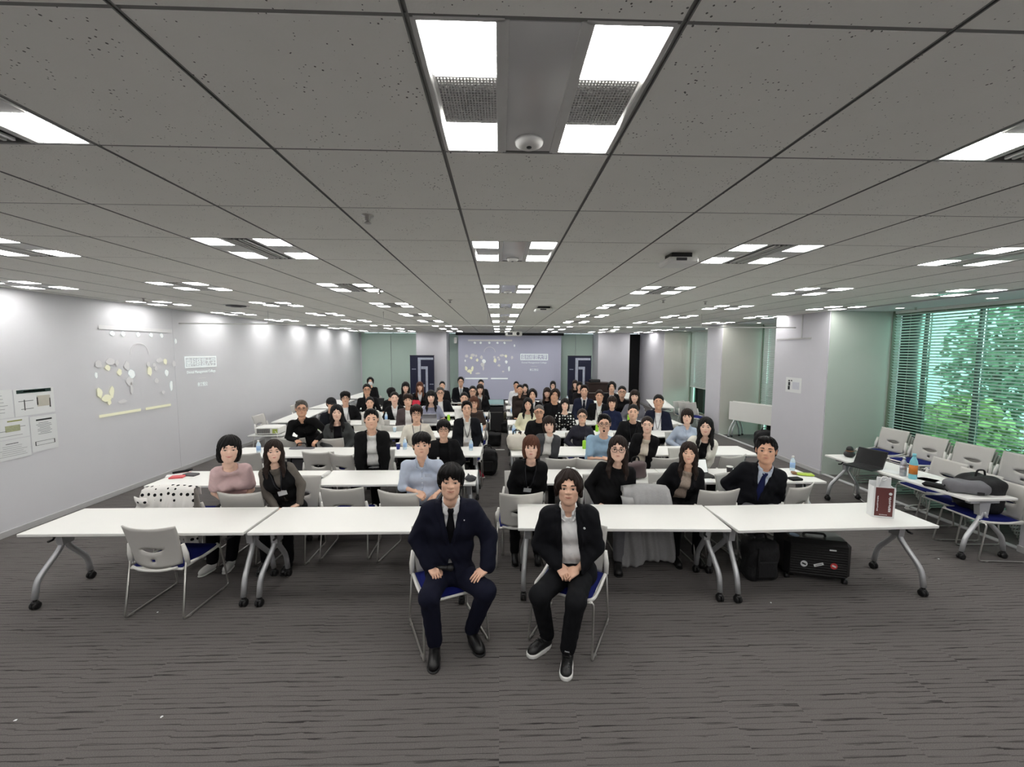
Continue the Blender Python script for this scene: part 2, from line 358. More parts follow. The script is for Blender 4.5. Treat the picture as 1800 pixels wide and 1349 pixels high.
# outdoors beyond the glass
M_GROUND = mat('outdoor_paving', (120, 128, 116), .9, var=.3, scale=.7); M_LEAF = mat('leaf_green', (84, 104, 78), .6, var=.45, scale=2.0); M_LEAF2 = mat('leaf_lime', (126, 142, 84), .6, var=.35, scale=2.0); M_BARK = mat('bark', (74, 62, 50), .9, var=.3)
M_FACADE = mat('pale_facade', (196, 208, 204), .7, var=.08, scale=.6)
struct(MB().box((38, 10, -2.1), (60, 90, .2)).build('ground', M_GROUND))
def tree(x, y, h, r, m, seed, label):
    R = random.Random(seed); t = thing('street_tree', label, 'tree', (x, y, -2), 0, 'trees outside the windows')
    MB().tube([(0, 0, 0), (.06, .03, h*.4), (-.04, .05, h*.8)], [.14, .11, .06], 8).tube([(.04, .03, h*.4), (r*.5, .2, h*.7)], [.07, .03], 6).tube([(.0, .03, h*.45), (-r*.4, -.3, h*.72)], [.07, .03], 6).build('trunk', M_BARK, t)
    V, Fs = [], []
    for _ in range(1700):
        d = Vector((R.gauss(0, 1), R.gauss(0, 1), R.gauss(0, 1))).normalized()*(R.random()**.4)
        p = Vector((d.x*r, d.y*r, h*.68+d.z*h*.42)); a = Vector((R.gauss(0, 1), R.gauss(0, 1), R.gauss(0, .6))).normalized(); b = a.cross(Vector((R.gauss(0, 1), R.gauss(0, 1), R.gauss(0, 1)))).normalized()
        L = R.uniform(.10, .2); o = len(V); V += [p-a*L, p+b*L*.5, p+a*L, p-b*L*.5]; Fs.append((o, o+1, o+2, o+3))
    f = obj('foliage', to_mesh('foliage', V, Fs, [m]), t); f['kind'] = 'stuff'
tree(12.0, 6.6, 4.4, 1.7, M_LEAF, 1, 'dark green tree seen low through the middle of the large window blind')
tree(11.4, 9.6, 3.0, 1.0, M_LEAF2, 2, 'lime green low tree outside the large window, beside the pale building edge')
tree(12.9, 3.4, 4.6, 1.9, M_LEAF, 3, 'tall dense tree outside the large window, nearest the near pillar')
tree(16.5, 13.0, 5.6, 1.5, M_LEAF, 4, 'large tree farther off behind the lime green tree')
bd = tag(MB().box((24, 19, 4), (5, 14, 14)).build('office_building', M_FACADE), 'pale office block with dark window strips outside the large window', 'building')
for k in (4,):
    MB().box((21.46, 13.1+k*2, 4), (.12, .7, 13)).build('window_strip', M_MULL, bd)
for k in range(4):
    MB().box((24, 11.96, -1+k*3), (5, .1, 1.2)).build('window_band', M_MULL, bd)
# ------------------------------------------------------------------ ceiling lights
ORD = ['first', 'second', 'third', 'fourth', 'fifth', 'sixth', 'seventh', 'eighth', 'ninth', 'tenth']
COLN = {-9: 'plain-wall column', -6: 'second column from the plain wall', -3: 'third column from the plain wall', 0: 'middle column',
        3: 'third column from the windows', 6: 'second column from the windows', 9: 'window-side column'}
led = MB().box((0, 0, 0), (.174, .19, .008), b=.002).mesh('light_panel', M_LED)
fr = MB()
for x in (-.308, -.1, .1, .308): fr.box((x, 0, .012), (.02 if abs(x) > .2 else .034, .632, .026), b=.002)
for x in (-.2, .2):
    for y in (-.313, .313): fr.box((x, y, .012), (.21, .012, .026))
frame_me = fr.mesh('housing', M_LAMPFRAME)
back_me = MB().box((0, 0, .03), (.62, .62, .012)).mesh('back_plate', M_LAMPFRAME)
pan_me = MB().box((0, 0, .012), (.17, .62, .02), b=.002).mesh('centre_panel', M_GLOSSP)
blank_me = MB().box((0, 0, .008), (.17, .232, .012)).mesh('blank_panel', M_LAMPFRAME)
gr = MB()
for i in range(19): gr.box((-.084+i*.168/18, 0, 0), (.0034, .23, .006))
for i in range(19): gr.box((0, -.113+i*.226/18, 0), (.17, .0042, .006))
gr_me = gr.mesh('grille', M_LAMPFRAME); gb_me = MB().box((0, 0, .018), (.17, .23, .004)).mesh('grille_back', M_BLACK)
sl = MB()
for x in (-.05, -.02, .02, .05): sl.box((x, 0, 0), (.014, .58, .012), b=.002)
slot_me = sl.mesh('air_slot', M_LAMPFRAME); slotb_me = MB().box((0, 0, .012), (.14, .58, .006)).mesh('slot_back', M_BLACK)
det = MB().lathe([(.052, 0), (.05, -.012), (.036, -.02), (.02, -.022), (0.0, -.022)], 20)
det_me = det.mesh('detector', M_PLASTIC); eye_me = MB().lathe([(.010, -.018), (.009, -.025), (0, -.026)], 10).mesh('sensor_eye', M_BLACK)
for k in LIGHT_COLS:
    for j in LIGHT_ROWS:
        c = cellc(k, j); n = LIGHT_ROWS.index(j)
        vis = j >= 0
        t = thing('ceiling_light', 'four-panel square ceiling light, %s, %s' % (COLN[k], 'behind the camera' if not vis else ORD[n-1]+' from near end'), 'ceiling light', c, 0, 'recessed ceiling lights')
        obj('housing', frame_me, t); obj('back_plate', back_me, t)
        for sx in (-1, 1):
            for y in (-.212, .2175): obj('light_panel', led, t, (sx*.2035, y, .004))
            if k == 0 and j == 0:
                g = obj('grille', gr_me, t, (sx*.2, .003, .003)); obj('grille_back', gb_me, g)
            else: obj('blank_panel', blank_me, t, (sx*.2, .003, 0))
        if k == 0 or j % 2 == 0 and abs(k) == 9:
            obj('centre_panel', pan_me, t)
            if k == 0:
                d = obj('detector', det_me, t, (0, .235, .003)); obj('sensor_eye', eye_me, d)
        else:
            s_ = obj('air_slot', slot_me, t); obj('slot_back', slotb_me, s_)
dm = MB().lathe([(.075, 0), (.075, -.008), (.066, -.010), (.06, -.004)], 20).mesh('trim_ring', M_PLASTIC); dd = MB().lathe([(.062, -.002), (.06, -.006), (.0, -.006)], 20).mesh('lamp_disc', M_DOWN)
for i, (x, y, w) in enumerate([(6.88, 6.92, 'over the stacked chairs, farther of two'), (6.86, 5.58, 'over the stacked chairs, nearer of two'), (6.85, 10.72, 'in front of the closed blind'), (6.92, 13.6, 'before the far raised blind'), (6.92, 15.2, 'beyond the far raised blind'),
                           (-5.3, 17.6, 'above the masked man by the green panel'), (-3.9, 17.6, 'beside the first banner'), (3.1, 17.5, 'beside the second banner')]):
    t = thing('downlight', 'small round ceiling downlight '+w, 'downlight', (x, y, CZ)); obj('trim_ring', dm, t); obj('lamp_disc', dd, t)
    ld = bpy.data.lights.new('downlight_beam', 'SPOT'); ld.energy = 10; ld.spot_size = 1.5; ld.spot_blend = .8; ld.shadow_soft_size = .05; ld.color = (1, .97, .92)
    lo = bpy.data.objects.new('downlight_beam', ld); COL.objects.link(lo); lo.parent = t; lo.location = (0, 0, -.03)

# ------------------------------------------------------------------ tables
TW, TD, TH = 1.965, .60, .722
def make_table():
    t = thing('flip_table', 'white table', 'table', (0, 0, 0))
    MB().box((0, 0, TH-.014), (TW, TD, .028), b=.004).build('tabletop', M_WHITE, t)
    MB().box((0, 0, TH-.05), (TW-.3, .05, .04), b=.004).build('crossbeam', M_DARKMETAL, t)
    MB().box((0, .22, TH-.10), (TW-.4, .012, .12), b=.003).build('modesty_net', M_BLACK, t)
    cm = MB()
    for s in (-.016, .016): cm.lathe([(.012, -.012), (.03, -.012), (.034, -.006), (.034, .006), (.03, .012), (.012, .012)], 12, (s, 0, .034), Matrix.Rotation(math.pi/2, 3, 'Y'))
    cm.box((0, 0, .06), (.05, .05, .03), b=.01).tube([(0, 0, .055), (0, 0, .10)], .016)
    cme = cm.mesh('caster', M_BLACK)
    for sx in (-1, 1):
        x = sx*(TW/2-.10)
        b = MB().box((x, 0, TH-.06), (.06, .36, .05), b=.006).poly([(x-.03, -.07, TH-.06), (x-.03, .07, TH-.06), (x-.03, .05, .50), (x-.03, -.05, .50)], (.06, 0, 0)); b.build('bracket', M_STEEL, t)
        MB().tube([(x-sx*.05, -.12, TH-.08), (x-sx*.10, -.20, TH-.10), (x-sx*.10, -.24, TH-.10)], .010, 6).build('release_lever', M_DARKMETAL, t)
        for sy in (-1, 1):
            xx = x+sx*.045
            l = MB().tube([(x+sx*.01, sy*.012, .54), (x+sx*.015, sy*.03, .47), (xx, sy*.225, .25), (xx, sy*.255, .09)], .024, 10, fil=.06).build('leg', M_STEEL, t)
            obj('caster', cme, l, (xx, sy*.255, 0))
    return t
T0 = make_table(); T_used = [False]
def table(x, y, rz, label, group=None):
    if not T_used[0]:
        T_used[0] = True; T0.location = (x, y, 0); T0.rotation_euler = (0, 0, rz); T0['label'] = label
        if group: T0['group'] = group
        return T0
    return dup(T0, (x, y, 0), rz, label, group)
ROWS = [3.62, 4.92, 6.27, 7.66, 8.96, 10.21, 11.43, 12.68]
RN = ['first', 'second', 'third', 'fourth', 'fifth', 'sixth', 'seventh', 'eighth']
SIDE = ['plain-wall end', 'left of the aisle', 'right of the aisle', 'window end']
for r, y in enumerate(ROWS):
    for q, x in enumerate((-3.275, -1.275, 1.165, 3.14)):
        jy = 0
        if r == 0: x += (0, .0, -.0, .02)[q]; jy = (0, -.01, .0, -.03)[q]
        rz = {(0, 2): -.035, (0, 3): .03}.get((r, q), rnd.uniform(-.006, .006))
        table(x, y+TD/2+jy, rz, 'white flip-top table in the %s row from the camera, %s' % (RN[r], SIDE[q]), 'tables set out in rows')
RT = table(5.50, 5.28, -math.pi/2+.025, 'white flip-top table standing lengthways by the window chairs, with bottles and bags')
for x, y, rz, l in ((-4.95, 10.3, math.pi/2+.1, 'white table parked lengthways along the plain wall, nearer one'), (-5.05, 12.5, math.pi/2, 'white table parked lengthways along the plain wall, farther one'),
                    (5.0, 12.6, math.pi/2-.25, 'white table parked askew near the far raised blind, nearer one'), (4.7, 14.9, math.pi/2-.2, 'white table parked askew near the far raised blind, farther one'),
                    (-5.0, 14.9, math.pi/2, 'white table along the far green wall behind the masked man')):
    table(x, y, rz, l, 'tables parked along the walls')
# folded nesting tables: top tilted upright, legs nested
def folded(x, y, rz, label):
    t = thing('folded_table', label, 'table', (x, y, 0), rz)
    MB().box((0, 0, .73), (1.9, .028, .50), b=.004).build('tabletop', M_WHITE, t)
    cm = MB().ell((0, 0, .03), (.03, .03, .03))
    for sx in (-1, 1):
        for sy in (-1, 1):
            MB().tube([(sx*.8, .03, .70), (sx*.8, .05+sy*.02, .5), (sx*.82, .05+sy*.2, .25), (sx*.82, .05+sy*.24, .05)], .022, 8, fil=.06).build('leg', M_STEEL, t)
            MB().ell((sx*.82, .05+sy*.24, .032), (.03, .035, .032)).build('caster', M_BLACK, t)
folded(6.78, 10.20, -1.107, 'white table folded upright by the closed blind, front of the nested pair')
folded(6.93, 10.30, -1.107, 'white table folded upright by the closed blind, rear of the nested pair')

# ------------------------------------------------------------------ chairs
M_SEAT = mat('blue_seat_fabric', (20, 28, 96), .9, var=.15, bump=.3, bscale=500, spec=.2); M_BACKP = mat('light_grey_backrest', (192, 190, 185), .55, var=.02); M_BRK = mat('chair_white', (224, 223, 218), .45, var=.01)
def make_chair():
    t = thing('sled_chair', 'white sled chair', 'chair', (0, 0, 0))
    # backrest: curved panel with a smile-shaped opening; rows follow the opening
    rows = []
    for k in range(5): rows.append(lambda u, k=k: (.03*(1-u*u)*-1)*(1-k/5)+k*.024)
    sm = lambda u: .12+.045*u*u*6*.5
    rows.append(lambda u: sm(u)); rows.append(lambda u: sm(u)+max(.004, .046*(1-(u/.46)**2)))
    for k in range(1, 8): rows.append(lambda u, k=k: (sm(u)+max(.004, .046*(1-(u/.46)**2)))*(1-k/7)+(.37-.012*(1-u*u))*(k/7))
    nu = 22
    def P(u, w):
        hw = .235-.022*(1-w/.37)**2
        return Vector((u*hw, -.225+.05*u*u-.05*(w/.37)-.035*(w/.37)**2, .475+w))
    V = [P(-1+2*i/nu, f(-1+2*i/nu)) for f in rows for i in range(nu+1)]
    Fs = []
    for j in range(len(rows)-1):
        for i in range(nu):
            u = -1+2*(i+.5)/nu
            if j == 5 and abs(u) < .46: continue
            if j == 2 and i in (10, 11): continue
            a = j*(nu+1)+i; Fs.append((a, a+1, a+nu+2, a+nu+1))
    obj('backrest', solidify(to_mesh('backrest', V, Fs, [M_BACKP], smooth=True), .012), t)
    for sx in (-1, 1):
        MB().tube([(sx*.240, -.20, .66), (sx*.252, -.185, .56), (sx*.255, -.175, .47)], [.014, .022, .018], 8).build('back_bracket', M_BRK, t)
        l = MB().tube([(sx*.250, -.19, .50), (sx*.262, -.265, .012), (sx*.262, .285, .012), (sx*.250, .215, .435), (sx*.15, .225, .435)], .0085, 8, fil=.035)
        for y in (-.2, .2): l.box((sx*.262, y, .006), (.022, .03, .012), b=.003)
        l.build('sled_leg', M_CHROME, t)
        MB().tube([(sx*.250, -.19, .475), (sx*.248, 0, .445), (sx*.245, .20, .452), (sx*.20, .235, .45)], .013, 8, fil=.05).build('side_rail', M_BRK, t)
    MB().box((0, .01, .437), (.48, .46, .022), b=.010).build('seat_shell', M_BRK, t)
    cu = MB(); 
    V, Fs = sheet(10, 10, lambda a, b: Vector(((a-.5)*.455, (b-.5)*.435+.012, .4485+.030*(1-(2*a-1)**6)*(1-(2*b-1)**6)-.008*math.cos((b-.3)*4))))
    cu.add(V, Fs, True); cu.box((0, .012, .449), (.45, .43, .012)); cu.build('seat_cushion', M_SEAT, t)
    MB().tube([(-.2, -.225, .46), (-.1, -.255, .442), (.1, -.255, .442), (.2, -.225, .46)], .012, 8, fil=.08).build('rear_rail', M_BRK, t)
    return t
C0 = make_chair(); C_used = [False]
CG = 'white sled chairs with blue seats'
def chair(x, y, rz, label, z=0.0, group=CG, ry=0, rx=0):
    if not C_used[0]:
        C_used[0] = True; C0.location = (x, y, z); C0.rotation_euler = (0, 0, rz); C0['label'] = label; C0['group'] = group; return C0
    return dup(C0, (x, y, z), rz, label, group, ry, rx)
chair(-2.99, 3.75, -.06, 'empty white chair with blue seat at the first row table by the plain wall')
chair(-.435, 3.29, math.pi+.41, 'white chair under the man in the navy suit and tie')
chair(.60, 3.27, math.pi-.48, 'white chair under the man in the black jacket and open white shirt')
ch = [(-3.55, 4.72, .03, 'chair draped with the dotted white cloth'), (-2.76, 4.60, -.04, 'empty-backed chair between the woman in pink and the woman in a black vest'), (-1.74, 4.72, .02, 'empty chair in the second row between vest woman and blue-shirt man'),
      (-1.03, 4.58, -.25, 'chair whose back the man in the light blue shirt rests his arm on'), (.22, 4.52, .06, 'chair beside the aisle in front of the short-haired woman in black'), (1.60, 4.64, 0, 'chair draped with the long grey cardigan'),
      (2.40, 4.58, .08, 'empty chair between the long-haired woman and the man in the blue tie'), (3.33, 4.68, .42, 'turned chair behind the man with the dark blue tie'),
      (-3.76, 6.30, 0, 'empty chair in the third row behind the woman in pink'), (-2.70, 6.34, 0, 'empty chair in the third row beside the man in black blazer'), (-2.22, 6.2, -.45, 'turned chair beside the man in black blazer and white shirt'),
      (.88, 5.93, .04, 'chair in the third row of the woman with white turtleneck'), (1.35, 5.88, -.2, 'chair with a lilac cloth beside the man in pale blue'), (2.38, 5.95, 0, 'empty chair behind the open tablet'), (3.34, 6.02, .3, 'turned chair of the woman in the white cardigan'),
      (-3.58, 7.32, 0, 'chair before the older man in a black shirt'), (-2.92, 7.30, 0, 'chair before the smiling woman in grey jacket'),
      (3.5, 8.62, 0, 'empty chair beside the smiling man in navy suit'), (-2.70, 8.50, 0, 'chair before the white blouse of the fifth row'), (-2.15, 8.5, 0, 'empty chair next to the white blouse, fifth row')]
for x, y, rz, l in ch: chair(x, y, rz, 'white '+l)
# four stacks of chairs along the window, each chair a chair
NTH = ['bottom', 'second', 'third', 'fourth', 'top']
for s, (y, n) in enumerate(((6.77, 5), (6.17, 5), (5.58, 5), (5.0, 5))):
    for k in range(n):
        chair(6.72-.035*k, y, math.pi/2+.06, 'grey-backed chair, %s of the %s window stack from the far end' % (NTH[k], ORD[s]), z=.045*k, group='chairs stacked by the window')
chair(6.05, 5.45, math.pi/2-.05, 'white chair behind the bottles on the window-side table, seat under the table edge')
chair(5.86, 4.92, math.pi/2-.02, 'white chair pushed under the window-side table near the suitcase end')
chair(5.70, 4.52, math.pi/2-.08, 'white chair holding the black bags at the near end of the window-side table')
for k, (x, y, z) in enumerate(((5.55, 12.0, .12), (5.62, 11.8, .06), (5.72, 11.6, 0))):
    chair(x, y, math.pi+.4, 'pale chair in the little group before the far raised blind, %s one' % ['rear', 'middle', 'front'][k], group='chairs before the far blind')
for x, y, l in ((-5.35, 9.6, 'grey chair tucked at the near wall-side table'), (-5.4, 11.4, 'grey chair tucked at the farther wall-side table')): chair(x, y, -math.pi/2, l, group='chairs along the plain wall')
# ------------------------------------------------------------------ people: bodies, clothes and hair grown as smooth surfaces around a skeleton
f32 = np.float32
def A(v): return np.array(v, f32)
def s_cap(P, a, b, ra, rb=None):
    a = A(a); b = A(b); rb = ra if rb is None else rb
    d = b-a; t = np.clip(((P-a)@d)/max(1e-9, float(d@d)), 0, 1)
    q = P-a-t[:, None]*d
    return np.sqrt((q*q).sum(1))-(ra+(rb-ra)*t)
def s_ell(P, c, r):
    q = (P-A(c)); r = A(r); k0 = np.sqrt(((q/r)**2).sum(1)); k1 = np.sqrt(((q/(r*r))**2).sum(1))
    return k0*(k0-1)/np.maximum(k1, 1e-6)
def s_box(P, c, h, r=0.0, M=None):
    q = P-A(c)
    if M is not None: q = q@M
    q = np.abs(q)-(A(h)-r)
    return np.sqrt((np.maximum(q, 0)**2).sum(1))+np.minimum(q.max(1), 0)-r
def smin(a, b, k):
    if k <= 0: return np.minimum(a, b)
    h = np.maximum(k-np.abs(a-b), 0)/k
    return np.minimum(a, b)-h*h*k*.25
def smax(a, b, k): return -smin(-a, -b, k)
def surfnet(fn, lo, hi, h):
    """Surface nets: quads where fn changes sign, evaluated only in blocks near the surface."""
    lo = np.array(lo, float); hi = np.array(hi, float); c = 4
    nb = np.maximum(1, np.ceil((hi-lo)/(c*h)).astype(int)); n = nb*c+1
    ax = [lo[i]+h*c*(np.arange(nb[i])+.5) for i in range(3)]
    fc = fn(np.stack(np.meshgrid(*ax, indexing='ij'), -1).reshape(-1, 3).astype(f32)).reshape(nb)
    rep = lambda a: a.repeat(c, 0).repeat(c, 1).repeat(c, 2)
    act = rep(np.abs(fc) < c*h*.87*1.45+.006)
    G = np.ones(n, f32); G[:-1, :-1, :-1] = rep(np.sign(fc)); need = np.zeros(n, bool)
    for dx in (0, 1):
        for dy in (0, 1):
            for dz in (0, 1): need[dx:n[0]-1+dx, dy:n[1]-1+dy, dz:n[2]-1+dz] |= act
    ii = np.nonzero(need); G[ii] = fn((lo+h*np.stack(ii, 1)).astype(f32))
    S = G < 0
    cs = [S[dx:n[0]-1+dx, dy:n[1]-1+dy, dz:n[2]-1+dz] for dx in (0, 1) for dy in (0, 1) for dz in (0, 1)]
    cnt = sum(x.astype(np.int8) for x in cs); cell = (cnt > 0) & (cnt < 8)
    ci = np.stack(np.nonzero(cell), 1); idx = np.full(cell.shape, -1, np.int64); idx[cell] = np.arange(len(ci))
    acc = np.zeros((len(ci), 3)); wt = np.zeros(len(ci))
    for a in range(3):
        o = [i for i in range(3) if i != a]
        for u in (0, 1):
            for v in (0, 1):
                p = ci.copy(); p[:, o[0]] += u; p[:, o[1]] += v; q = p.copy(); q[:, a] += 1
                ga = G[p[:, 0], p[:, 1], p[:, 2]]; gb = G[q[:, 0], q[:, 1], q[:, 2]]; m = (ga < 0) != (gb < 0)
                t = np.where(m, ga/np.where(m, ga-gb, 1), 0); pos = p.astype(float); pos[:, a] += t
                acc[m] += pos[m]; wt[m] += 1
    V = lo+h*acc/np.maximum(wt, 1)[:, None]
    Q = []
    for a in range(3):
        o = [(a+1) % 3, (a+2) % 3]
        sl0 = [slice(None)]*3; sl1 = [slice(None)]*3; sl0[a] = slice(0, -1); sl1[a] = slice(1, None)
        for k in o: sl0[k] = slice(1, -1); sl1[k] = slice(1, -1)
        s0 = S[tuple(sl0)]; s1 = S[tuple(sl1)]; e = np.stack(np.nonzero(s0 != s1), 1)
        if not len(e): continue
        fl_ = s0[tuple(e.T)]; e = e.copy()
        for k in o: e[:, k] += 1
        def C(u, v):
            p = e.copy(); p[:, o[0]] += u; p[:, o[1]] += v; return idx[p[:, 0], p[:, 1], p[:, 2]]
        q = np.stack([C(-1, -1), C(0, -1), C(0, 0), C(-1, 0)], 1); q[~fl_] = q[~fl_][:, ::-1]; Q.append(q)
    Q = np.concatenate(Q) if Q else np.zeros((0, 4), np.int64)
    return V, Q[(Q >= 0).all(1)]
def np_mesh(name, V, Q, m):
    me = bpy.data.meshes.new(name); me.vertices.add(len(V)); me.vertices.foreach_set('co', np.asarray(V, f32).ravel())
    me.loops.add(len(Q)*4); me.loops.foreach_set('vertex_index', Q.ravel().astype(np.int32)); me.polygons.add(len(Q))
    me.polygons.foreach_set('loop_start', np.arange(0, len(Q)*4, 4, dtype=np.int32)); me.polygons.foreach_set('use_smooth', np.ones(len(Q), bool))
    me.update(calc_edges=True)
    if m is not None: me.materials.append(m)
    return me
def join_np(parts):
    Vs, Qs, o = [], [], 0
    for V, Q in parts: Vs.append(V); Qs.append(Q+o); o += len(V)
    return np.concatenate(Vs), np.concatenate(Qs)

# ---- heads (face towards -Y, chin at z=-0.115, skull top near z=0.118)
HEADS = dict(man=dict(w=1.0, jaw=1.0, nose=1.0), woman=dict(w=.95, jaw=.82, nose=.82), round=dict(w=1.05, jaw=1.02, nose=.9), lean=dict(w=.95, jaw=.9, nose=1.08))
def head_sdf(P, w=1, jaw=1, nose=1, neck=True):
    X = P.copy(); X[:, 0] = np.abs(X[:, 0])/w
    d = s_ell(X, (0, .014, .036), (.074, .094, .082))
    d = smin(d, s_ell(X, (0, -.022, -.016), (.062, .068, .088)), .03)
    d = smin(d, s_ell(X, (0, -.050, -.088), (.027*jaw, .030, .024)), .035)
    d = smin(d, s_ell(X, (.040*jaw, -.012, -.060), (.022, .036, .030)), .03)
    d = smin(d, s_ell(X, (.040, -.055, -.014), (.022, .020, .020)), .025)
    d = smin(d, s_cap(X, (.012, -.078, .024), (.040, -.066, .024), .012), .022)
    d = smax(d, -s_ell(X, (.031, -.100, .004), (.018, .020, .010)), .014)
    d = smin(d, s_ell(X, (.031, -.0690, .003), (.0155, .0135, .0115)), .006)
    d = smin(d, s_cap(X, (0, -.080, .014), (0, -.096, -.020*nose), .0065, .0105*nose), .014)
    d = smin(d, s_ell(X, (.0115*nose, -.088, -.0235), (.0085, .010, .0075)), .010)
    d = smin(d, s_ell(X, (0, -.080, -.053), (.024, .013, .014)), .016)
    d = smax(d, -s_cap(X, (0, -.0975, -.0535), (.020, -.088, -.0515), .0022), .004)
    d = smin(d, s_ell(X, (.0765, .010, .002), (.0085, .018, .030)), .006)
    d = smax(d, -s_ell(X, (.086, .004, .004), (.006, .009, .018)), .005)
    if neck: d = smin(d, s_cap(P, (0, .024, -.05), (0, .030, -.125), .050, .049), .03)
    return d
HC = {}
def head_np(kind, h):
    key = ('h', kind, h)
    if key not in HC: HC[key] = surfnet(lambda P: head_sdf(P, **HEADS[kind]), (-.10, -.125, -.30), (.10, .12, .135), h)
    return HC[key]
def face_y(kind, x, z):
    ys = np.linspace(-.125, -.03, 96); P = np.stack([np.full(96, x), ys, np.full(96, z)], 1).astype(f32)
    d = head_sdf(P, **HEADS[kind]); i = np.argmax(d < 0); return float(ys[i]) if d.min() < 0 else -.07
M_IRIS = mat('dark_iris', (30, 22, 18), .15, var=.2); M_EYEW = mat('eye_white', (196, 182, 172), .4); M_LASH = mat('lash_line', (34, 26, 24), .6)
def eye_mesh(kind, smile, s):
    """One eye: almond of white, iris disc, upper lash line, following the face."""
    key = ('eyes', kind, smile, s)
    if key in HC: return HC[key]
    V, Fs, mi = [], [], []
    def patch(cx, cz, rx, rz, off, n, m_, shape):
        o = len(V); pts = [(cx, cz)]+[(cx+rx*math.cos(2*math.pi*k/n), cz+rz*shape(2*math.pi*k/n)) for k in range(n)]
        for x, z in pts: V.append((x, face_y(kind, x, z)-off, z))
        for k in range(n): Fs.append((o, o+1+k, o+1+(k+1) % n)); mi.append(m_)
    op = .72 if smile else 1
    if True:
        patch(s*.0315, .0025, .0145, .0052*op, .0012, 14, 0, lambda a: math.sin(a)*abs(math.sin(a))**.25)
        patch(s*.0312, .0026, .0068, .0056*op, .0022, 12, 1, lambda a: math.sin(a))
        o = len(V); n = 9
        for k in range(n+1):
            t = k/n*2-1; x = s*.0315+t*.0165; z = .0025+.0056*op*(1-t*t)+(.0004 if not smile else .0012)
            for dz in (-.0006, .0018*(1-.5*abs(t))): V.append((x, face_y(kind, x, z+dz)-.0020, z+dz))
        for k in range(n): Fs.append((o+2*k, o+2*k+1, o+2*k+3, o+2*k+2)); mi.append(2)
    HC[key] = to_mesh('eye', V, Fs, [M_EYEW, M_IRIS, M_LASH], mi); return HC[key]
def brow_mesh(kind, thick, s):
    key = ('brow', kind, thick, s)
    if key in HC: return HC[key]
    V, Fs = [], []
    if True:
        o = len(V); n = 8
        for k in range(n+1):
            t = k/n; x = s*(.0135+.036*t); z = .0265+.0035*math.sin(t*2.6)-.003*t; w = .0034*thick*(1-.75*t*t)*(.6+.4*min(1, t*4))
            for dz, of in ((-w, .001), (w*.2, .0024), (w, .001)): V.append((x, face_y(kind, x, z+dz)-of, z+dz))
        for k in range(n):
            for a in (0, 1): Fs.append((o+3*k+a, o+3*k+a+1, o+3*k+a+4, o+3*k+a+3))
    HC[key] = to_mesh('eyebrow', V, Fs, [None], smooth=True); return HC[key]
def lip_mesh(kind, smile=False):
    key = ('lips', kind, smile)
    if key in HC: return HC[key]
    V, Fs = [], []; n = 10; wd = .0275 if smile else .0245
    for k in range(n+1):
        t = k/n*2-1; x = t*wd; zc = -.0535+(.0060 if smile else .0026)*t*t; up = .0055*(1-t*t)*(1-.25*math.exp(-(t*5)**2)); dn = .0070*(1-t*t)
        for dz, of in ((-dn, .0004), (-dn*.5, .0022), (0, .0002), (up*.5, .0018), (up, .0004)): V.append((x, face_y(kind, x, zc+dz)-of-.0004, zc+dz))
    for k in range(n):
        for a in range(4): Fs.append((5*k+a, 5*k+a+1, 5*k+a+6, 5*k+a+5))
    HC[key] = to_mesh('lips', V, Fs, [None], smooth=True); return HC[key]

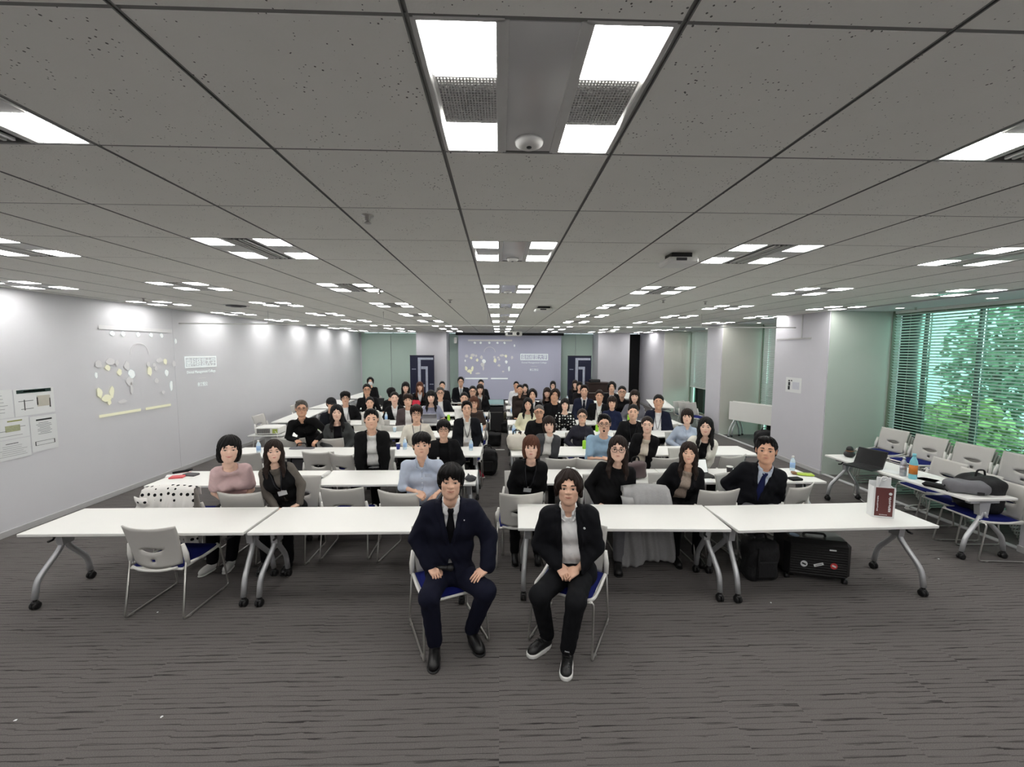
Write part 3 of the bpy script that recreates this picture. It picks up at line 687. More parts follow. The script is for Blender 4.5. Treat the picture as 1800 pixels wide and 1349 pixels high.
# ---- hair
def hair_sdf(style, seed):
    def fn(P):
        X = P.copy(); x, y, z = X[:, 0], X[:, 1], X[:, 2]; ax = np.abs(x)
        az = np.arctan2(x, -(y-.01)); clump = np.sin(az*17+seed*1.7+3*np.sin(z*26+seed))*.0036+np.sin(az*31+seed+2*np.sin(z*40))*.0016
        Xa = X.copy(); Xa[:, 0] = ax
        top = .009 if style in ('short', 'crew', 'tied', 'sides') else .015
        if style == 'crew': top = .006
        if style == 'tied': top = .007
        d = s_ell(X, (0, .016, .040), (.075+top, .096+top, .083+top))
        if style in ('short', 'crew', 'fringe', 'messy', 'sides', 'curtain'):
            bk = s_ell(Xa, (.0, .040, -.005), (.078+top*.6, .072+top*.5, .075)); d = smin(d, bk, .02)
        face = {'short': (0, -.125, -.016, .074, .104, .095), 'sides': (.006, -.125, -.012, .076, .106, .098), 'fringe': (0, -.125, -.042, .064, .098, .087), 'messy': (.004, -.128, -.034, .069, .100, .090), 'crew': (0, -.125, -.010, .073, .104, .090),
                'tied': (0, -.125, -.012, .070, .100, .094), 'curtain': (0, -.128, -.012, .060, .092, .100), 'bob': (0, -.125, -.040, .060, .096, .090), 'bobfringe': (0, -.125, -.058, .062, .096, .084), 'long': (0, -.125, -.030, .058, .094, .100),
                'longfringe': (0, -.125, -.056, .058, .094, .084)}[style]
        if style in ('bob', 'bobfringe'):
            d = smin(d, s_ell(Xa, (.042, .028, -.040), (.052, .072, .085)), .03)
            d = smax(d, -(z+.112), .012)
        if style in ('long', 'longfringe'):
            d = smin(d, s_ell(Xa, (.038, .030, -.040), (.054, .070, .10)), .03)
            d = smin(d, s_cap(Xa, (.066, -.012, -.03), (.082, -.048, -.20), .026, .022), .03)
            d = smin(d, s_cap(Xa, (.050, .055, -.04), (.062, .085, -.22), .050, .036), .03)
            d = smin(d, s_cap(Xa, (.082, -.048, -.20), (.080, -.062, -.275), .022, .010), .02)
        if style == 'curtain':
            d = smin(d, s_ell(Xa, (.066, -.030, .03), (.030, .055, .055)), .03); d = smin(d, s_cap(Xa, (.078, -.040, .022), (.086, -.010, -.052), .018, .012), .02)
        if style == 'sides': d = smin(d, s_ell(X, (-.010, -.052, .104), (.060, .040, .026)), .03)
        if style == 'messy': d = smin(d, s_ell(X, (0, -.030, .080), (.090, .078, .055)), .03)
        if style == 'fringe': d = smin(d, s_ell(X, (0, -.040, .072), (.084, .066, .052)), .02); d = smin(d, s_cap(Xa, (.078, -.03, .05), (.082, -.024, -.004), .014, .007), .02)
        if style == 'crew' or style == 'short' or style == 'sides' or style == 'fringe' or style == 'messy' or style == 'curtain':
            ear = s_ell(Xa, (.082, .000, -.008), (.016, .022, .036)); d = smax(d, -ear, .006)
            d = smax(d, -(z+.070), .01)
        if style == 'tied':
            d = smax(d, -s_ell(Xa, (.082, .004, -.01), (.020, .034, .045)), .006); d = smax(d, -(z+.075), .01); d = smin(d, s_ell(X, (0, .118, -.02), (.034, .030, .034)), .02)
        edge = np.sin(x*190+seed*2+az*3)*.0055+np.sin(x*95+seed)*.004
        fz = s_ell(np.stack([x, y, z+edge], 1), face[:3], face[3:])
        if style in ('long', 'bob'):      # a parting that opens the forehead in an inverted V
            px_ = (.008 if seed % 2 else -.010); fz = smin(fz, s_cap(np.stack([x-px_, y, z], 1), (0, -.125, .05), (0, -.098, .082), .040, .020), .02)
        d = smax(d, -fz, .006)
        return d+clump*(0.6 if style in ('tied', 'crew') else 1.0)
    return fn
def hair_np(style, seed, h):
    key = ('hair', style, seed, h)
    if key not in HC:
        lo = -.33 if style.startswith('long') else -.15
        HC[key] = np_mesh('hair', *surfnet(hair_sdf(style, seed), (-.13, -.13, lo), (.13, .17, .15), h), None)
    return HC[key]
def cap_np(h):
    def fn(P): return smin(smax(s_ell(P, (0, .012, .042), (.094, .112, .098)), -(P[:, 2]-.018+.25*P[:, 1]*0), .012), smax(s_ell(P, (0, -.05, .028), (.085, .10, .016)), P[:, 1]+.02, .01), .01)
    return np_mesh('cap', *surfnet(fn, (-.13, -.17, -.03), (.13, .15, .16), h), None)

# ---- hands: wrist at origin, fingers along +X, palm towards -Z, thumb on the +Y side
def hand_np(curl, h):
    key = ('hand', curl, h)
    if key in HC: return HC[key]
    ang = {'flat': (12, 14, 8), 'grip': (42, 48, 26), 'fist': (72, 80, 45)}[curl]
    ch = []
    for k, (y, L, r) in enumerate(((.030, .070, .0088), (.0095, .078, .0092), (-.011, .072, .0088), (-.029, .056, .0078))):
        p = np.array([.088-(.004 if k == 3 else 0), y, .002]); a = 0; seg = [L*.46, L*.30, L*.24]; sp = (1.5-k)*.07
        for q in range(3):
            a += math.radians(ang[q]); n = p+seg[q]*np.array([math.cos(a)*math.cos(sp), math.sin(sp)*math.cos(a), -math.sin(a)]); ch.append((p, n, r*(1-.08*q), r*(1-.08*(q+1)))); p = n
    tb = [((.020, .030, -.006), (.050, .056, -.016), .0135, .0110), ((.050, .056, -.016), (.078, .060, -.026), .0108, .0095), ((.078, .060, -.026), (.098, .052, -.034), .0095, .0080)]
    def fn(P):
        d = s_box(P, (.046, .0, .0), (.046, .041, .0135), .0125)
        d = smin(d, s_cap(P, (-.03, 0, .0), (.02, 0, 0), .026, .024), .02)
        d = smin(d, s_ell(P, (.030, .030, -.008), (.030, .018, .014)), .01)
        for i in range(4):
            f = s_cap(P, *ch[3*i]); f = smin(f, s_cap(P, *ch[3*i+1]), .003); f = smin(f, s_cap(P, *ch[3*i+2]), .003); d = smin(d, f, .005)
        t = s_cap(P, *tb[0])
        for c in tb[1:]: t = smin(t, s_cap(P, *c), .004)
        return smin(d, t, .008)
    HC[key] = surfnet(fn, (-.05, -.06, -.11), (.19, .085, .03), h); return HC[key]

SKINS = [mat('skin_fair', (236, 196, 174), .5, var=.05, scale=30, spec=.35), mat('skin_light', (228, 184, 158), .5, var=.05, scale=30, spec=.35), mat('skin_tan', (212, 164, 136), .5, var=.06, scale=30, spec=.35)]
LIPS = [mat('lip_rose', (196, 110, 104), .4, var=.05), mat('lip_plain', (180, 116, 100), .5, var=.05)]
HAIRC = dict(black=mat('hair_black', (17, 15, 15), .5, var=.5, scale=60, spec=.15), dark=mat('hair_dark_brown', (36, 26, 22), .5, var=.5, scale=60, spec=.15), brown=mat('hair_brown', (82, 50, 36), .5, var=.45, scale=60, spec=.15), grey=mat('hair_grey', (88, 84, 80), .5, var=.5, scale=60, spec=.15))
def cloth(rgb, name=None): return mat('cloth_%d_%d_%d' % tuple(rgb), rgb, .85, var=.10, scale=26, bump=.25, bscale=350, spec=.15)
def dotted(name, base, dot, scale, r):
    m = mat(name, base, .9, var=.04, bump=.2, bscale=300, spec=.15); nt = m.node_tree; b = nt.nodes['Principled BSDF']; src = b.inputs['Base Color'].links[0].from_socket
    tc = nt.nodes.new('ShaderNodeTexCoord'); vo = nt.nodes.new('ShaderNodeTexVoronoi'); vo.inputs['Scale'].default_value = scale; vo.inputs['Randomness'].default_value = .25
    c = nt.nodes.new('ShaderNodeMath'); c.operation = 'LESS_THAN'; c.inputs[1].default_value = r; mx = nt.nodes.new('ShaderNodeMix'); mx.data_type = 'RGBA'; mx.inputs[7].default_value = (*s2l(dot), 1)
    nt.links.new(tc.outputs['Object'], vo.inputs['Vector']); nt.links.new(vo.outputs['Distance'], c.inputs[0]); nt.links.new(c.outputs[0], mx.inputs[0]); nt.links.new(src, mx.inputs[6]); nt.links.new(mx.outputs[2], b.inputs['Base Color'])
    return m
M_GLASSF = mat('glasses_frame', (46, 36, 32), .35); M_LENS = glass('spectacle_lens', (.97, .97, .97)); M_LENS.node_tree.nodes['Fresnel'].inputs[0].default_value = 1.08
M_SHOEB = mat('black_leather', (20, 20, 21), .35, spec=.5); M_SOLE = mat('white_sole', (232, 232, 228), .6); M_BADGE = mat('badge_card', (236, 238, 240), .4); M_STRAP = mat('lanyard_strap', (26, 28, 34), .7)

def glasses_mesh(kind):
    key = ('gl', kind)
    if key in HC: return HC[key]
    mb = MB()
    for s in (-1, 1):
        cx, cz = s*.0335, -.001; pts = []
        for k in range(20):
            a = 2*math.pi*k/20; ca, sa = math.cos(a), math.sin(a); x = cx+.0245*math.copysign(abs(ca)**.8, ca); z = cz+.0185*math.copysign(abs(sa)**.8, sa)
            pts.append((x, -.1015+.22*max(0, abs(x)-.03)**1.0*.6, z))
        mb.tube(pts, .0024, 5, close=True)
        mb.tube([(s*.058, -.094, .006), (s*.074, -.075, .008), (s*.082, .005, .010)], .0016, 5)
    mb.tube([(-.010, -.1015, .003), (0, -.104, .005), (.010, -.1015, .003)], .0015, 5)
    HC[key] = mb.mesh('glasses', M_GLASSF); return HC[key]
def lens_mesh():
    if 'lens' not in HC:
        mb = MB()
        for s in (-1, 1): mb.poly([(s*.0335+.0235*math.cos(2*math.pi*k/16), -.1005, -.001+.0175*math.sin(2*math.pi*k/16)) for k in range(16)], (0, .0008, 0))
        HC['lens'] = mb.mesh('lenses', M_LENS)
    return HC['lens']
def mask_mesh(kind):
    V, Fs = sheet(12, 8, lambda a, b: (lambda x, z: Vector((x, face_y(kind, x*.98, z)-.006-.010*math.exp(-(x/.03)**2-((z+.03)/.03)**2), z)))((a-.5)*.118*(1-.12*abs(2*b-1)), -.100+b*.095))
    return solidify(to_mesh('face_mask', V, Fs, [mat('white_mask', (232, 234, 236), .8)], smooth=True), .002)

def norm(v): v = np.asarray(v, float); return v/max(1e-9, np.linalg.norm(v))
def ik(S, W, l1, l2, pole):
    d = W-S; L = np.linalg.norm(d)
    if L > (l1+l2)*.995: k = L/((l1+l2)*.995); l1 *= k; l2 *= k
    L = max(L, abs(l1-l2)+.02); u = d/np.linalg.norm(d); a = (l1*l1-l2*l2+L*L)/(2*L); hh = math.sqrt(max(0, l1*l1-a*a)); p = pole-u*(pole@u)
    return S+u*a+norm(p)*hh

PEOPLE = []
def person(label, px, top, chin, Y, head='man', hair=('short', 'black'), skin=1, inner=('tee', (230, 230, 228)), outer=None, legs=(28, 28, 32), yaw=0.0, lean=(0, .10), hands='lap', glasses=False, smile=False,
           roll=0.0, hyaw=0.0, lanyard=None, tie=None, legdir=0.0, seat=None, b=None, sh=None, extra=None, shoes='leather', fat=0.0, feet=None, chair_rz=None, pelvis_z=.555, lips=1, knee=None, noface=False, hp=0.6, slope=1.0, shw=1.0, bulk=0.0):
    zc_pt = aty(px, (top+chin)/2, Y); H = np.array(zc_pt)
    zc = float(np.dot(H-np.array([0, 0, CAM_H]), c_f)); 
    hs = (chin-top)*zc/F_PX/.250 if sh is None else sh
    hs = min(1.24, max(.98, hs)); B = (.17+.70*hs) if b is None else b; fem = head == 'woman'
    near = zc < 5.6; h_b = .0085 if zc < 3.6 else (.0115 if zc < 5.6 else (.016 if zc < 8 else .022)); h_h = .0034 if zc < 3.6 else (.0050 if zc < 5.6 else (.0070 if zc < 8 else .0100))
    # head orientation: looks at the camera
    dv = norm(np.array([0, 0, CAM_H])-H); ry = math.atan2(dv[0], -dv[1])+hyaw; el = math.asin(dv[2])*hp
    Rh = np.array((Matrix.Rotation(ry, 3, 'Z') @ Matrix.Rotation(-el, 3, 'X') @ Matrix.Rotation(roll, 3, 'Y')))
    if seat is None: hip = np.array([H[0]+lean[0], Y+lean[1], 0.0])
    else: hip = np.array([seat[0], seat[1], 0.0])
    Hl = H-hip; Hl = Hl-Rh@np.array([0, 0, .010])*hs           # head origin, local
    yaw = .75*math.atan2(dv[0], -dv[1])+.4*yaw
    Pz = np.array([0, 0, pelvis_z]); f = np.array([math.sin(yaw), -math.cos(yaw), 0]); r = np.array([math.cos(yaw), math.sin(yaw), 0])     # chest front and its +x side
    Rz = np.array(Matrix.Rotation(ry*.6+yaw*.4, 3, 'Z')); NB = Hl+Rh@(np.array([0, .026, -.085])*hs); N = Hl+Rz@(np.array([0, .050, -.155])*hs)+np.array([0, 0, -.010])
    up = norm(N-Pz); r = norm(r-up*(r@up)); f = np.cross(r, up); f = -f if f@np.array([math.sin(yaw), -math.cos(yaw), 0]) < 0 else f
    sw = (.166 if not fem else .142)*B*shw; drop = .074*B*slope
    Sh = {s: N-up*drop+r*s*sw for s in (-1, 1)}
    ld = np.array([math.sin(legdir), -math.cos(legdir), 0]); lr = np.array([math.cos(legdir), math.sin(legdir), 0])
    Hip = {s: Pz+lr*s*.085*B+np.array([0, 0, -.01]) for s in (-1, 1)}
    Kn = {s: Hip[s]+ld*.40*B+lr*s*.05+np.array([0, 0, .02]) for s in (-1, 1)}
    if knee:
        for s in (-1, 1): Kn[s] = np.array(knee[s])-hip
    An = {s: np.array([Kn[s][0], Kn[s][1], .09])-ld*.03 for s in (-1, 1)}
    if feet:
        for s in (-1, 1): An[s] = np.array(feet[s][:3])-hip
    # hands
    HW = {}
    for s in (-1, 1):
        if isinstance(hands, dict) and s in hands: w, d, n, curl = hands[s]; HW[s] = (np.array(w)-hip, norm(d), norm(n), curl)
        else:
            mode = hands if isinstance(hands, str) else 'thigh'
            if mode == 'lap': HW[s] = (Pz+f*.20*B+r*s*.105+np.array([0, 0, .115]), norm(f*.45-r*s), np.array([0, 0, 1.0]), 'grip')
            elif mode == 'table': HW[s] = (Pz+f*.1-r*s*-.26+np.array([0, 0, .12]), norm(f*.6-r*s*.3), np.array([0, 0, 1.0]), 'flat')
            else: HW[s] = (Pz+f*.24*B+r*s*.15+np.array([0, 0, .105]), norm(f-r*s*.25-np.array([0, 0, .1])), np.array([0, 0, 1.0]), 'flat')
    El = {s: ik(Sh[s], HW[s][0]-HW[s][1]*.01, .285*B, .245*B, -f*.5+r*s*.75-up*.45) for s in (-1, 1)}
    sp = lambda t: Pz+(N-Pz)*t-f*.025*math.sin(math.pi*t)
    def torso(P, o):
        d = s_cap(P, Pz+lr*.07*B, Pz-lr*.07*B, .112*B+o)
        wr = (.098 if fem else .106)*B+fat+o
        d = smin(d, s_cap(P, sp(.36)+r*.062*B, sp(.36)-r*.062*B, wr), .07)
        if fat: d = smin(d, s_ell(P, sp(.34)+f*.06, (.15+o, .15+o, .14+o)), .06)
        d = smin(d, s_cap(P, sp(.68)+r*.080*B+f*.01, sp(.68)-r*.080*B+f*.01, (.104 if fem else .112)*B+o), .07)
        if fem: d = smin(d, smin(s_ell(P, sp(.66)+f*.085*B+r*.065*B, (.06+o,)*3), s_ell(P, sp(.66)+f*.085*B-r*.065*B, (.06+o,)*3), .03), .05)
        d = smin(d, s_cap(P, Sh[1]-r*.025, N-up*.035+r*.03, .052*B+o, .046*B+o), .06); d = smin(d, s_cap(P, Sh[-1]+r*.025, N-up*.035-r*.03, .052*B+o, .046*B+o), .06)
        d = smin(d, s_cap(P, N-up*.035, N-up*.005+f*.0, .060*B+o*.6), .05)
        return d
    def sleeves(P, o, t=1.0, cut=True):
        d = None
        for s in (-1, 1):
            e = Sh[s]+(El[s]-Sh[s])*min(1, t*2) if t < .5 else El[s]
            q = s_cap(P, Sh[s], e, .058*B+o, .045*B+o+(.010 if t < .5 else 0))
            if t > .5:
                w = El[s]+(HW[s][0]-HW[s][1]*.012-El[s])*min(1, (t-.5)*2); q = smin(q, s_cap(P, El[s], w, .044*B+o, .031*B+o+.003), .02)
            d = q if d is None else np.minimum(d, q)
        return d
    def legs_f(P, o):
        d = None
        for s in (-1, 1):
            q = smin(s_cap(P, Hip[s], Kn[s], .092*B+o, .066*B+o), s_cap(P, Kn[s], An[s]+np.array([0, 0, .02]), .065*B+o, .050*B+o), .03); d = q if d is None else smin(d, q, .02)
        return d
    lo_ = np.min([Hl-.1, *(Sh[s]-.1 for s in Sh), *(El[s]-.08 for s in El), *(HW[s][0]-.08 for s in HW), Pz-.26], 0); hi_ = np.max([Hl+.1, *(Sh[s]+.1 for s in Sh), *(El[s]+.08 for s in El), *(HW[s][0]+.08 for s in HW), Pz+.26], 0)
    loL = np.min([*(Kn[s]-.12 for s in Kn), *(An[s]-.12 for s in An), Pz-.24], 0); hiL = np.max([*(Kn[s]+.12 for s in Kn), *(An[s]+.12 for s in An), Pz+.24], 0)
    root = thing('person', label, 'person', tuple(hip)); msk = SKINS[skin]
    # the body: one skin surface (trunk, limbs, hands, neck and head)
    def f_body(P): return smin(smin(smin(torso(P, -.016), sleeves(P, -.012), .02), legs_f(P, -.016), .03), s_cap(P, N-up*.05, NB, .051*hs, .048*hs), .02)
    hb = (.012 if inner[0] in ('tee', 'rolled', 'polo', 'blouse') and not outer else .018) if near else .028
    parts = [surfnet(f_body, np.minimum(lo_, loL), np.maximum(hi_, hiL), hb)]
    Vh, Qh = head_np(head, h_h); parts.append(((Vh*hs)@Rh.T+Hl, Qh))
    for s in (-1, 1):
        w, d, n, curl = HW[s]; y = np.cross(n, d); y = norm(y); n2 = np.cross(d, y)
        Vv, Qq = hand_np(curl, .0036 if zc < 3.6 else (.0060 if zc < 5.6 else .011)); Vv = Vv*B*.98
        # thumb side: +Y of the canonical hand must face the body's middle
        flip = 1 if (y@(r*(-s))) >= 0 else -1
        Vw = np.outer(Vv[:, 0], d)+np.outer(Vv[:, 1]*flip, y)+np.outer(Vv[:, 2], n2)+w
        parts.append((Vw, Qq if flip > 0 else Qq[:, ::-1]))
    Vb, Qb = join_np(parts); obj('body', np_mesh('body', Vb, Qb, msk), root)
    Mh = Matrix.Translation(Hl) @ Matrix([list(x) for x in Rh]).to_4x4() @ Matrix.Scale(hs, 4)
    def on_head(name, me, m=None):
        o = obj(name, me, root); o.matrix_local = Mh
        if m is not None:
            if not o.material_slots: me.materials.append(None)
            o.material_slots[0].link = 'OBJECT'; o.material_slots[0].material = m
        return o
    if not noface:
        for s in (-1, 1): on_head('eye', eye_mesh(head, smile, s)); on_head('eyebrow', brow_mesh(head, 1.0 if fem else 1.35, s), HAIRC[hair[1] if hair[1] != 'grey' else 'dark'])
        on_head('lips', lip_mesh(head, smile), LIPS[0 if fem else lips])
    seed = sum(map(ord, label)) % 4 if near else sum(map(ord, label)) % 2
    if hair[0] == 'cap': on_head('cap', cap_np(h_h*1.3), M_BLACKF); on_head('hair', hair_np('short', 0, h_h*1.4), HAIRC[hair[1]])
    else: on_head('hair', hair_np(hair[0], seed, h_h*1.15), HAIRC[hair[1]])
    if glasses: g = on_head('glasses', glasses_mesh(head)); l = obj('lenses', lens_mesh(), g)
    # clothes
    def frame(P): q = P-N.astype(f32); return q@r.astype(f32), q@f.astype(f32), q@up.astype(f32)
    def collar_cut(P, rad, deep): # round neck opening
        u, v, w = frame(P); return np.maximum(np.sqrt(u*u+(v-.012)**2)-rad, -(w+deep))
    ikind, icol = inner; im = icol if not isinstance(icol, tuple) else cloth(icol)
    oi = .004
    def wrinkle(P, a): return a*(np.sin(P[:, 2]*55+P[:, 0]*34+9*np.sin(P[:, 0]*11))*np.sin(P[:, 1]*29+P[:, 2]*13+2))
    slv = {'tee': .36, 'shirt': 1.0, 'rolled': .62, 'turtle': 1.0, 'sweater': .98, 'polo': .36, 'none': None, 'blouse': .36, 'scoop': .98}[ikind]
    hem = pelvis_z-.03
    def f_inner(P):
        d = torso(P, oi)
        if slv and not (outer and outer[0] in ('suit', 'open')): d = smin(d, sleeves(P, oi+.004, slv), .03)
        if ikind == 'turtle': d = smin(d, s_cap(P, N-up*.02, N+(NB-N)*.75, .059*hs, .056*hs), .02)
        if ikind in ('shirt', 'rolled', 'polo'):
            u, v, w = frame(P)
            ring = np.abs(np.sqrt(u*u+(v-.006)**2)-(.072-.16*np.clip(w, -.03, .06))*B)-.0065; ring = np.maximum(ring, np.abs(w-.014)-.040)
            ring = np.maximum(ring, -np.maximum(np.abs(u)-.020*B*(1+np.clip(w, 0, .1)*14), -v)); d = np.minimum(d, ring)
            d = np.maximum(d, -np.maximum(np.maximum(np.abs(u)-.020*B*(1+np.clip(w+.06, 0, .1)*8), -v), -(w+(.012 if tie else .045*(1.6 if ikind == 'polo' else 1)))))
            d = np.maximum(d, -collar_cut(P, .058*B, .004))
        elif ikind == 'turtle': pass
        elif ikind in ('scoop', 'blouse'): d = np.maximum(d, -collar_cut(P, .088*B, .035))
        else: d = np.maximum(d, -collar_cut(P, .068*B, .018))
        d = np.maximum(d, hem-P[:, 2]) if not outer else d
        return d+wrinkle(P, .0022)
    hi2 = hi_+np.array([0, 0, .0]); tp = obj({'tee': 'tee_shirt', 'shirt': 'shirt', 'rolled': 'shirt', 'turtle': 'turtleneck', 'sweater': 'sweater', 'polo': 'polo_shirt', 'blouse': 'blouse', 'scoop': 'top', 'none': 'top'}[ikind], np_mesh('top', *surfnet(f_inner, lo_, hi2, h_b), im), root)
    surf = f_inner
    if outer:
        ok, ocol = outer; om = ocol if not isinstance(ocol, tuple) else cloth(ocol); oo = .019+bulk
        deep = .33*B
        def f_outer(P):
            d = torso(P, oo+.003)
            sl_ = sleeves(P, oo, .98) if ok != 'vest' else None
            if sl_ is not None: d = smin(d, sl_, .035)
            u, v, w = frame(P)
            if ok == 'suit': hw = .074*B*(1+w/deep); hw = np.where(w < -deep*1.3, (-(w+deep*1.3))*.30, hw)
            elif ok == 'high': hw = .06*B*(1+w/(.10*B))
            elif ok == 'vest': hw = .070*B*(1+w/(deep*.9)); hw = np.where(w < -deep*1.2, (-(w+deep*1.2))*.2, hw)
            else: hw = .058*B+.055*np.clip(-w, 0, .5)**1.3+.03*np.clip(w+.1, 0, .2)
            lap = None
            if ok in ('suit', 'open'):
                band = np.maximum(np.maximum(np.abs(np.abs(u)-hw-.026*B)-.026*B*np.clip(1.15+w/(deep*1.0), 0.0, 1), -v), np.maximum(-(w+deep*.98), w-.02)); lap = np.maximum(d-.010, band)
            if lap is not None: d = np.minimum(d, lap)
            d = np.maximum(d, -np.maximum(np.abs(u)-hw, -(v-.0)))
            d = np.maximum(d, -collar_cut(P, .078*B, .004))
            if ok == 'suit' or ok == 'high':   # collar at the back of the neck
                ring = np.abs(np.sqrt(u*u+v*v)-.080*B)-.007; ring = np.maximum(np.maximum(ring, np.abs(w-.004)-.030), v-.03); d = np.minimum(d, ring)
            if ok == 'vest':
                for s in (-1, 1): d = np.maximum(d, -s_cap(P, Sh[s]+r*s*.055, Sh[s]+r*s*.3, .085*B))
            d = np.maximum(d, (pelvis_z-.085)-P[:, 2])
            return d+wrinkle(P, .0030)
        obj({'vest': 'waistcoat'}.get(ok, 'jacket'), np_mesh('outer', *surfnet(f_outer, lo_, hi2, h_b), om), root)
        surf = lambda P: np.minimum(f_inner(P), f_outer(P))
    def skin_at(u, w, off=.0, fn=None):
        vs = np.linspace(.34, -.12, 116); P = (N+r*u+up*w)[None]+vs[:, None]*f[None]; d = (fn or surf)(P.astype(f32)); i = int(np.argmax(d < 0)); return P[i]+f*off
    hl = .016 if zc < 5.6 else .034
    belt = pelvis_z+.105 if outer or ikind in ('shirt', 'rolled') else pelvis_z+.07
    def f_leg(P): return np.maximum(smin(smin(legs_f(P, .006+bulk*.6), s_cap(P, Pz+lr*.07*B, Pz-lr*.07*B, .114*B), .04), np.maximum(torso(P, .009), P[:, 2]-belt-.02), .01), P[:, 2]-belt)+wrinkle(P, .002)
    obj('trousers', np_mesh('trousers', *surfnet(lambda P: np.maximum(f_leg(P), .075-P[:, 2]), loL, hiL, .0085 if zc < 3.6 else hl), cloth(legs)), root)
    for s in (-1, 1):
        fd = ld if not feet else norm(np.array([feet[s][3], feet[s][4], 0])); a = An[s]; g = np.array([a[0], a[1], 0.0]); fr_ = np.array([-fd[1], fd[0], 0]); Rf = Matrix(((fd[0], fr_[0], 0), (fd[1], fr_[1], 0), (0, 0, 1))); k = (.9 if fem else 1.02)*B*(.84 if shoes == 'white' else 1)
        up_m = lambda P: smin(smin(s_ell(P, (.075*k, 0, .046), (.115*k, .044*k, .046)), s_ell(P, (.150*k, 0, .036), (.055*k, .045*k, .032)), .02), s_cap(P, (0, 0, .06), (0, 0, .105), .043*k, .045*k), .03)
        hs_ = .006 if zc < 3.6 else (.009 if zc < 5 else .020); zs = .030 if shoes == 'sneaker' else .012
        so = obj('shoe', np_mesh('shoe', *surfnet(lambda P: np.maximum(up_m(P), zs-P[:, 2]), (-.08, -.08, -.01), (.24, .08, .15), hs_), {'sneaker': M_SHOEB, 'white': M_SOLE, 'leather': M_SHOEB}[shoes]), root, tuple(g)); so.rotation_euler = (0, 0, math.atan2(fd[1], fd[0]))
        obj('sole', np_mesh('sole', *surfnet(lambda P: np.maximum(np.maximum(smin(s_ell(P, (.075*k, 0, .02), (.122*k, .050*k, .12)), s_ell(P, (.150*k, 0, .02), (.062*k, .051*k, .12)), .02), P[:, 2]-zs-.002), -P[:, 2]+.001), (-.09, -.08, -.01), (.25, .08, .05), hs_), M_SOLE if shoes != 'leather' else M_BLACK), so)
        if zc < 3.6 and shoes == 'sneaker':
            lc = MB()
            for q in range(5): lc.tube([(.075+.018*q, -.026, .090-.0035*q), (.078+.018*q, 0, .0975-.006*q), (.075+.018*q, .026, .090-.0035*q)], .0032, 5)
            lc.build('laces', M_BLACK, so)
            tongue = MB().box((.052, 0, .120), (.012, .046, .036), b=.004, rot=Matrix.Rotation(-.5, 3, 'Y')).build('tongue_label', M_BLACKF, so)
            text('PRADA', .012, M_BADGE, so, frame_mat((.0625, 0, .124), (0, 1, 0), (-.48, 0, .88)), 'lettering', fit=(.034, .008))
    if ikind in ('shirt', 'rolled') and zc < 8:
        for s in (-1, 1):
            tri = [skin_at(s*.006*B, -.022, .010, f_inner), skin_at(s*.058*B, .012, .010, f_inner), skin_at(s*.066*B, -.050*B, .012, f_inner), skin_at(s*.034*B, -.082*B, .012, f_inner)]
            obj('collar_wing', solidify(to_mesh('collar_wing', [tuple(p) for p in tri], [(0, 1, 2, 3)], [im]), .005), root)
    if ikind in ('shirt', 'rolled') and zc < 8 and not outer:
        pts = [skin_at(0, -.05-.06*k, .001, f_inner) for k in range(7)]; MB().tube(pts, .006, 5).build('placket', im, root)
        for p in pts[1:6]: MB().ell(p+f*.006, (.005, .004, .005), 8, 5).build('shirt_button', M_BADGE if sum(icol) > 200 else M_BLACK, root)
        if ikind == 'rolled':
            c = skin_at(.075*B, -.17*B, .003, f_inner); q_ = MB().box((0, 0, 0), (.075, .008, .085), b=.003).build('chest_pocket', im, root); q_.matrix_local = Matrix.Translation(c) @ Matrix([list(x) for x in np.stack([r, -f, up], 1)]).to_4x4()
    if tie:
        tm_ = cloth(tie); mb = MB(); V = []; prof = [(-.014, .024), (-.035, .026), (-.062, .018), (-.072, .018), (-.16, .034), (-.25, .043), (-.33, .046), (-.40, .046)]
        for w, hw in prof:
            c = skin_at(0, w*B, .010, f_inner)
            for u, o2 in ((-hw, -.004), (0, .004), (hw, -.004)): V.append(c+r*u*B+f*o2)
            
        Fs = [(3*i+k, 3*i+k+1, 3*i+k+4, 3*i+k+3) for i in range(len(prof)-1) for k in (0, 1)]
        obj('tie', solidify(to_mesh('tie', V, Fs, [tm_], smooth=True), .006), root)
    if lanyard:
        wl = -.34*B if lanyard is True else lanyard; n = 9; mb = MB()
        for s in (-1, 1):
            pts = [skin_at(s*(.062*B*(1-(k/n)**1.4)+.006), -.005+(wl+.005)*k/n, .006) for k in range(n+1)]
            mb.tube(pts, .0055, 5)
        mb.build('lanyard', M_STRAP, root)
        c = skin_at(0, wl-.05, .012); d2 = norm(f+np.array([0, 0, .0])); 
        card = MB().box((0, 0, 0), (.088, .004, .060), b=.001); card.box((0, .0, .042), (.012, .006, .03)); co = card.build('name_badge', M_BADGE, root); co.matrix_local = Matrix.Translation(c) @ Matrix([list(x) for x in np.stack([r, -f, up], 1)]).to_4x4()
    if extra: extra(locals())
    if chair_rz is not None: chair(hip[0]-ld[0]*.02, hip[1]-ld[1]*.02, chair_rz, 'white chair under the '+' '.join(label.replace(',', '').split()[:11]))
    return root
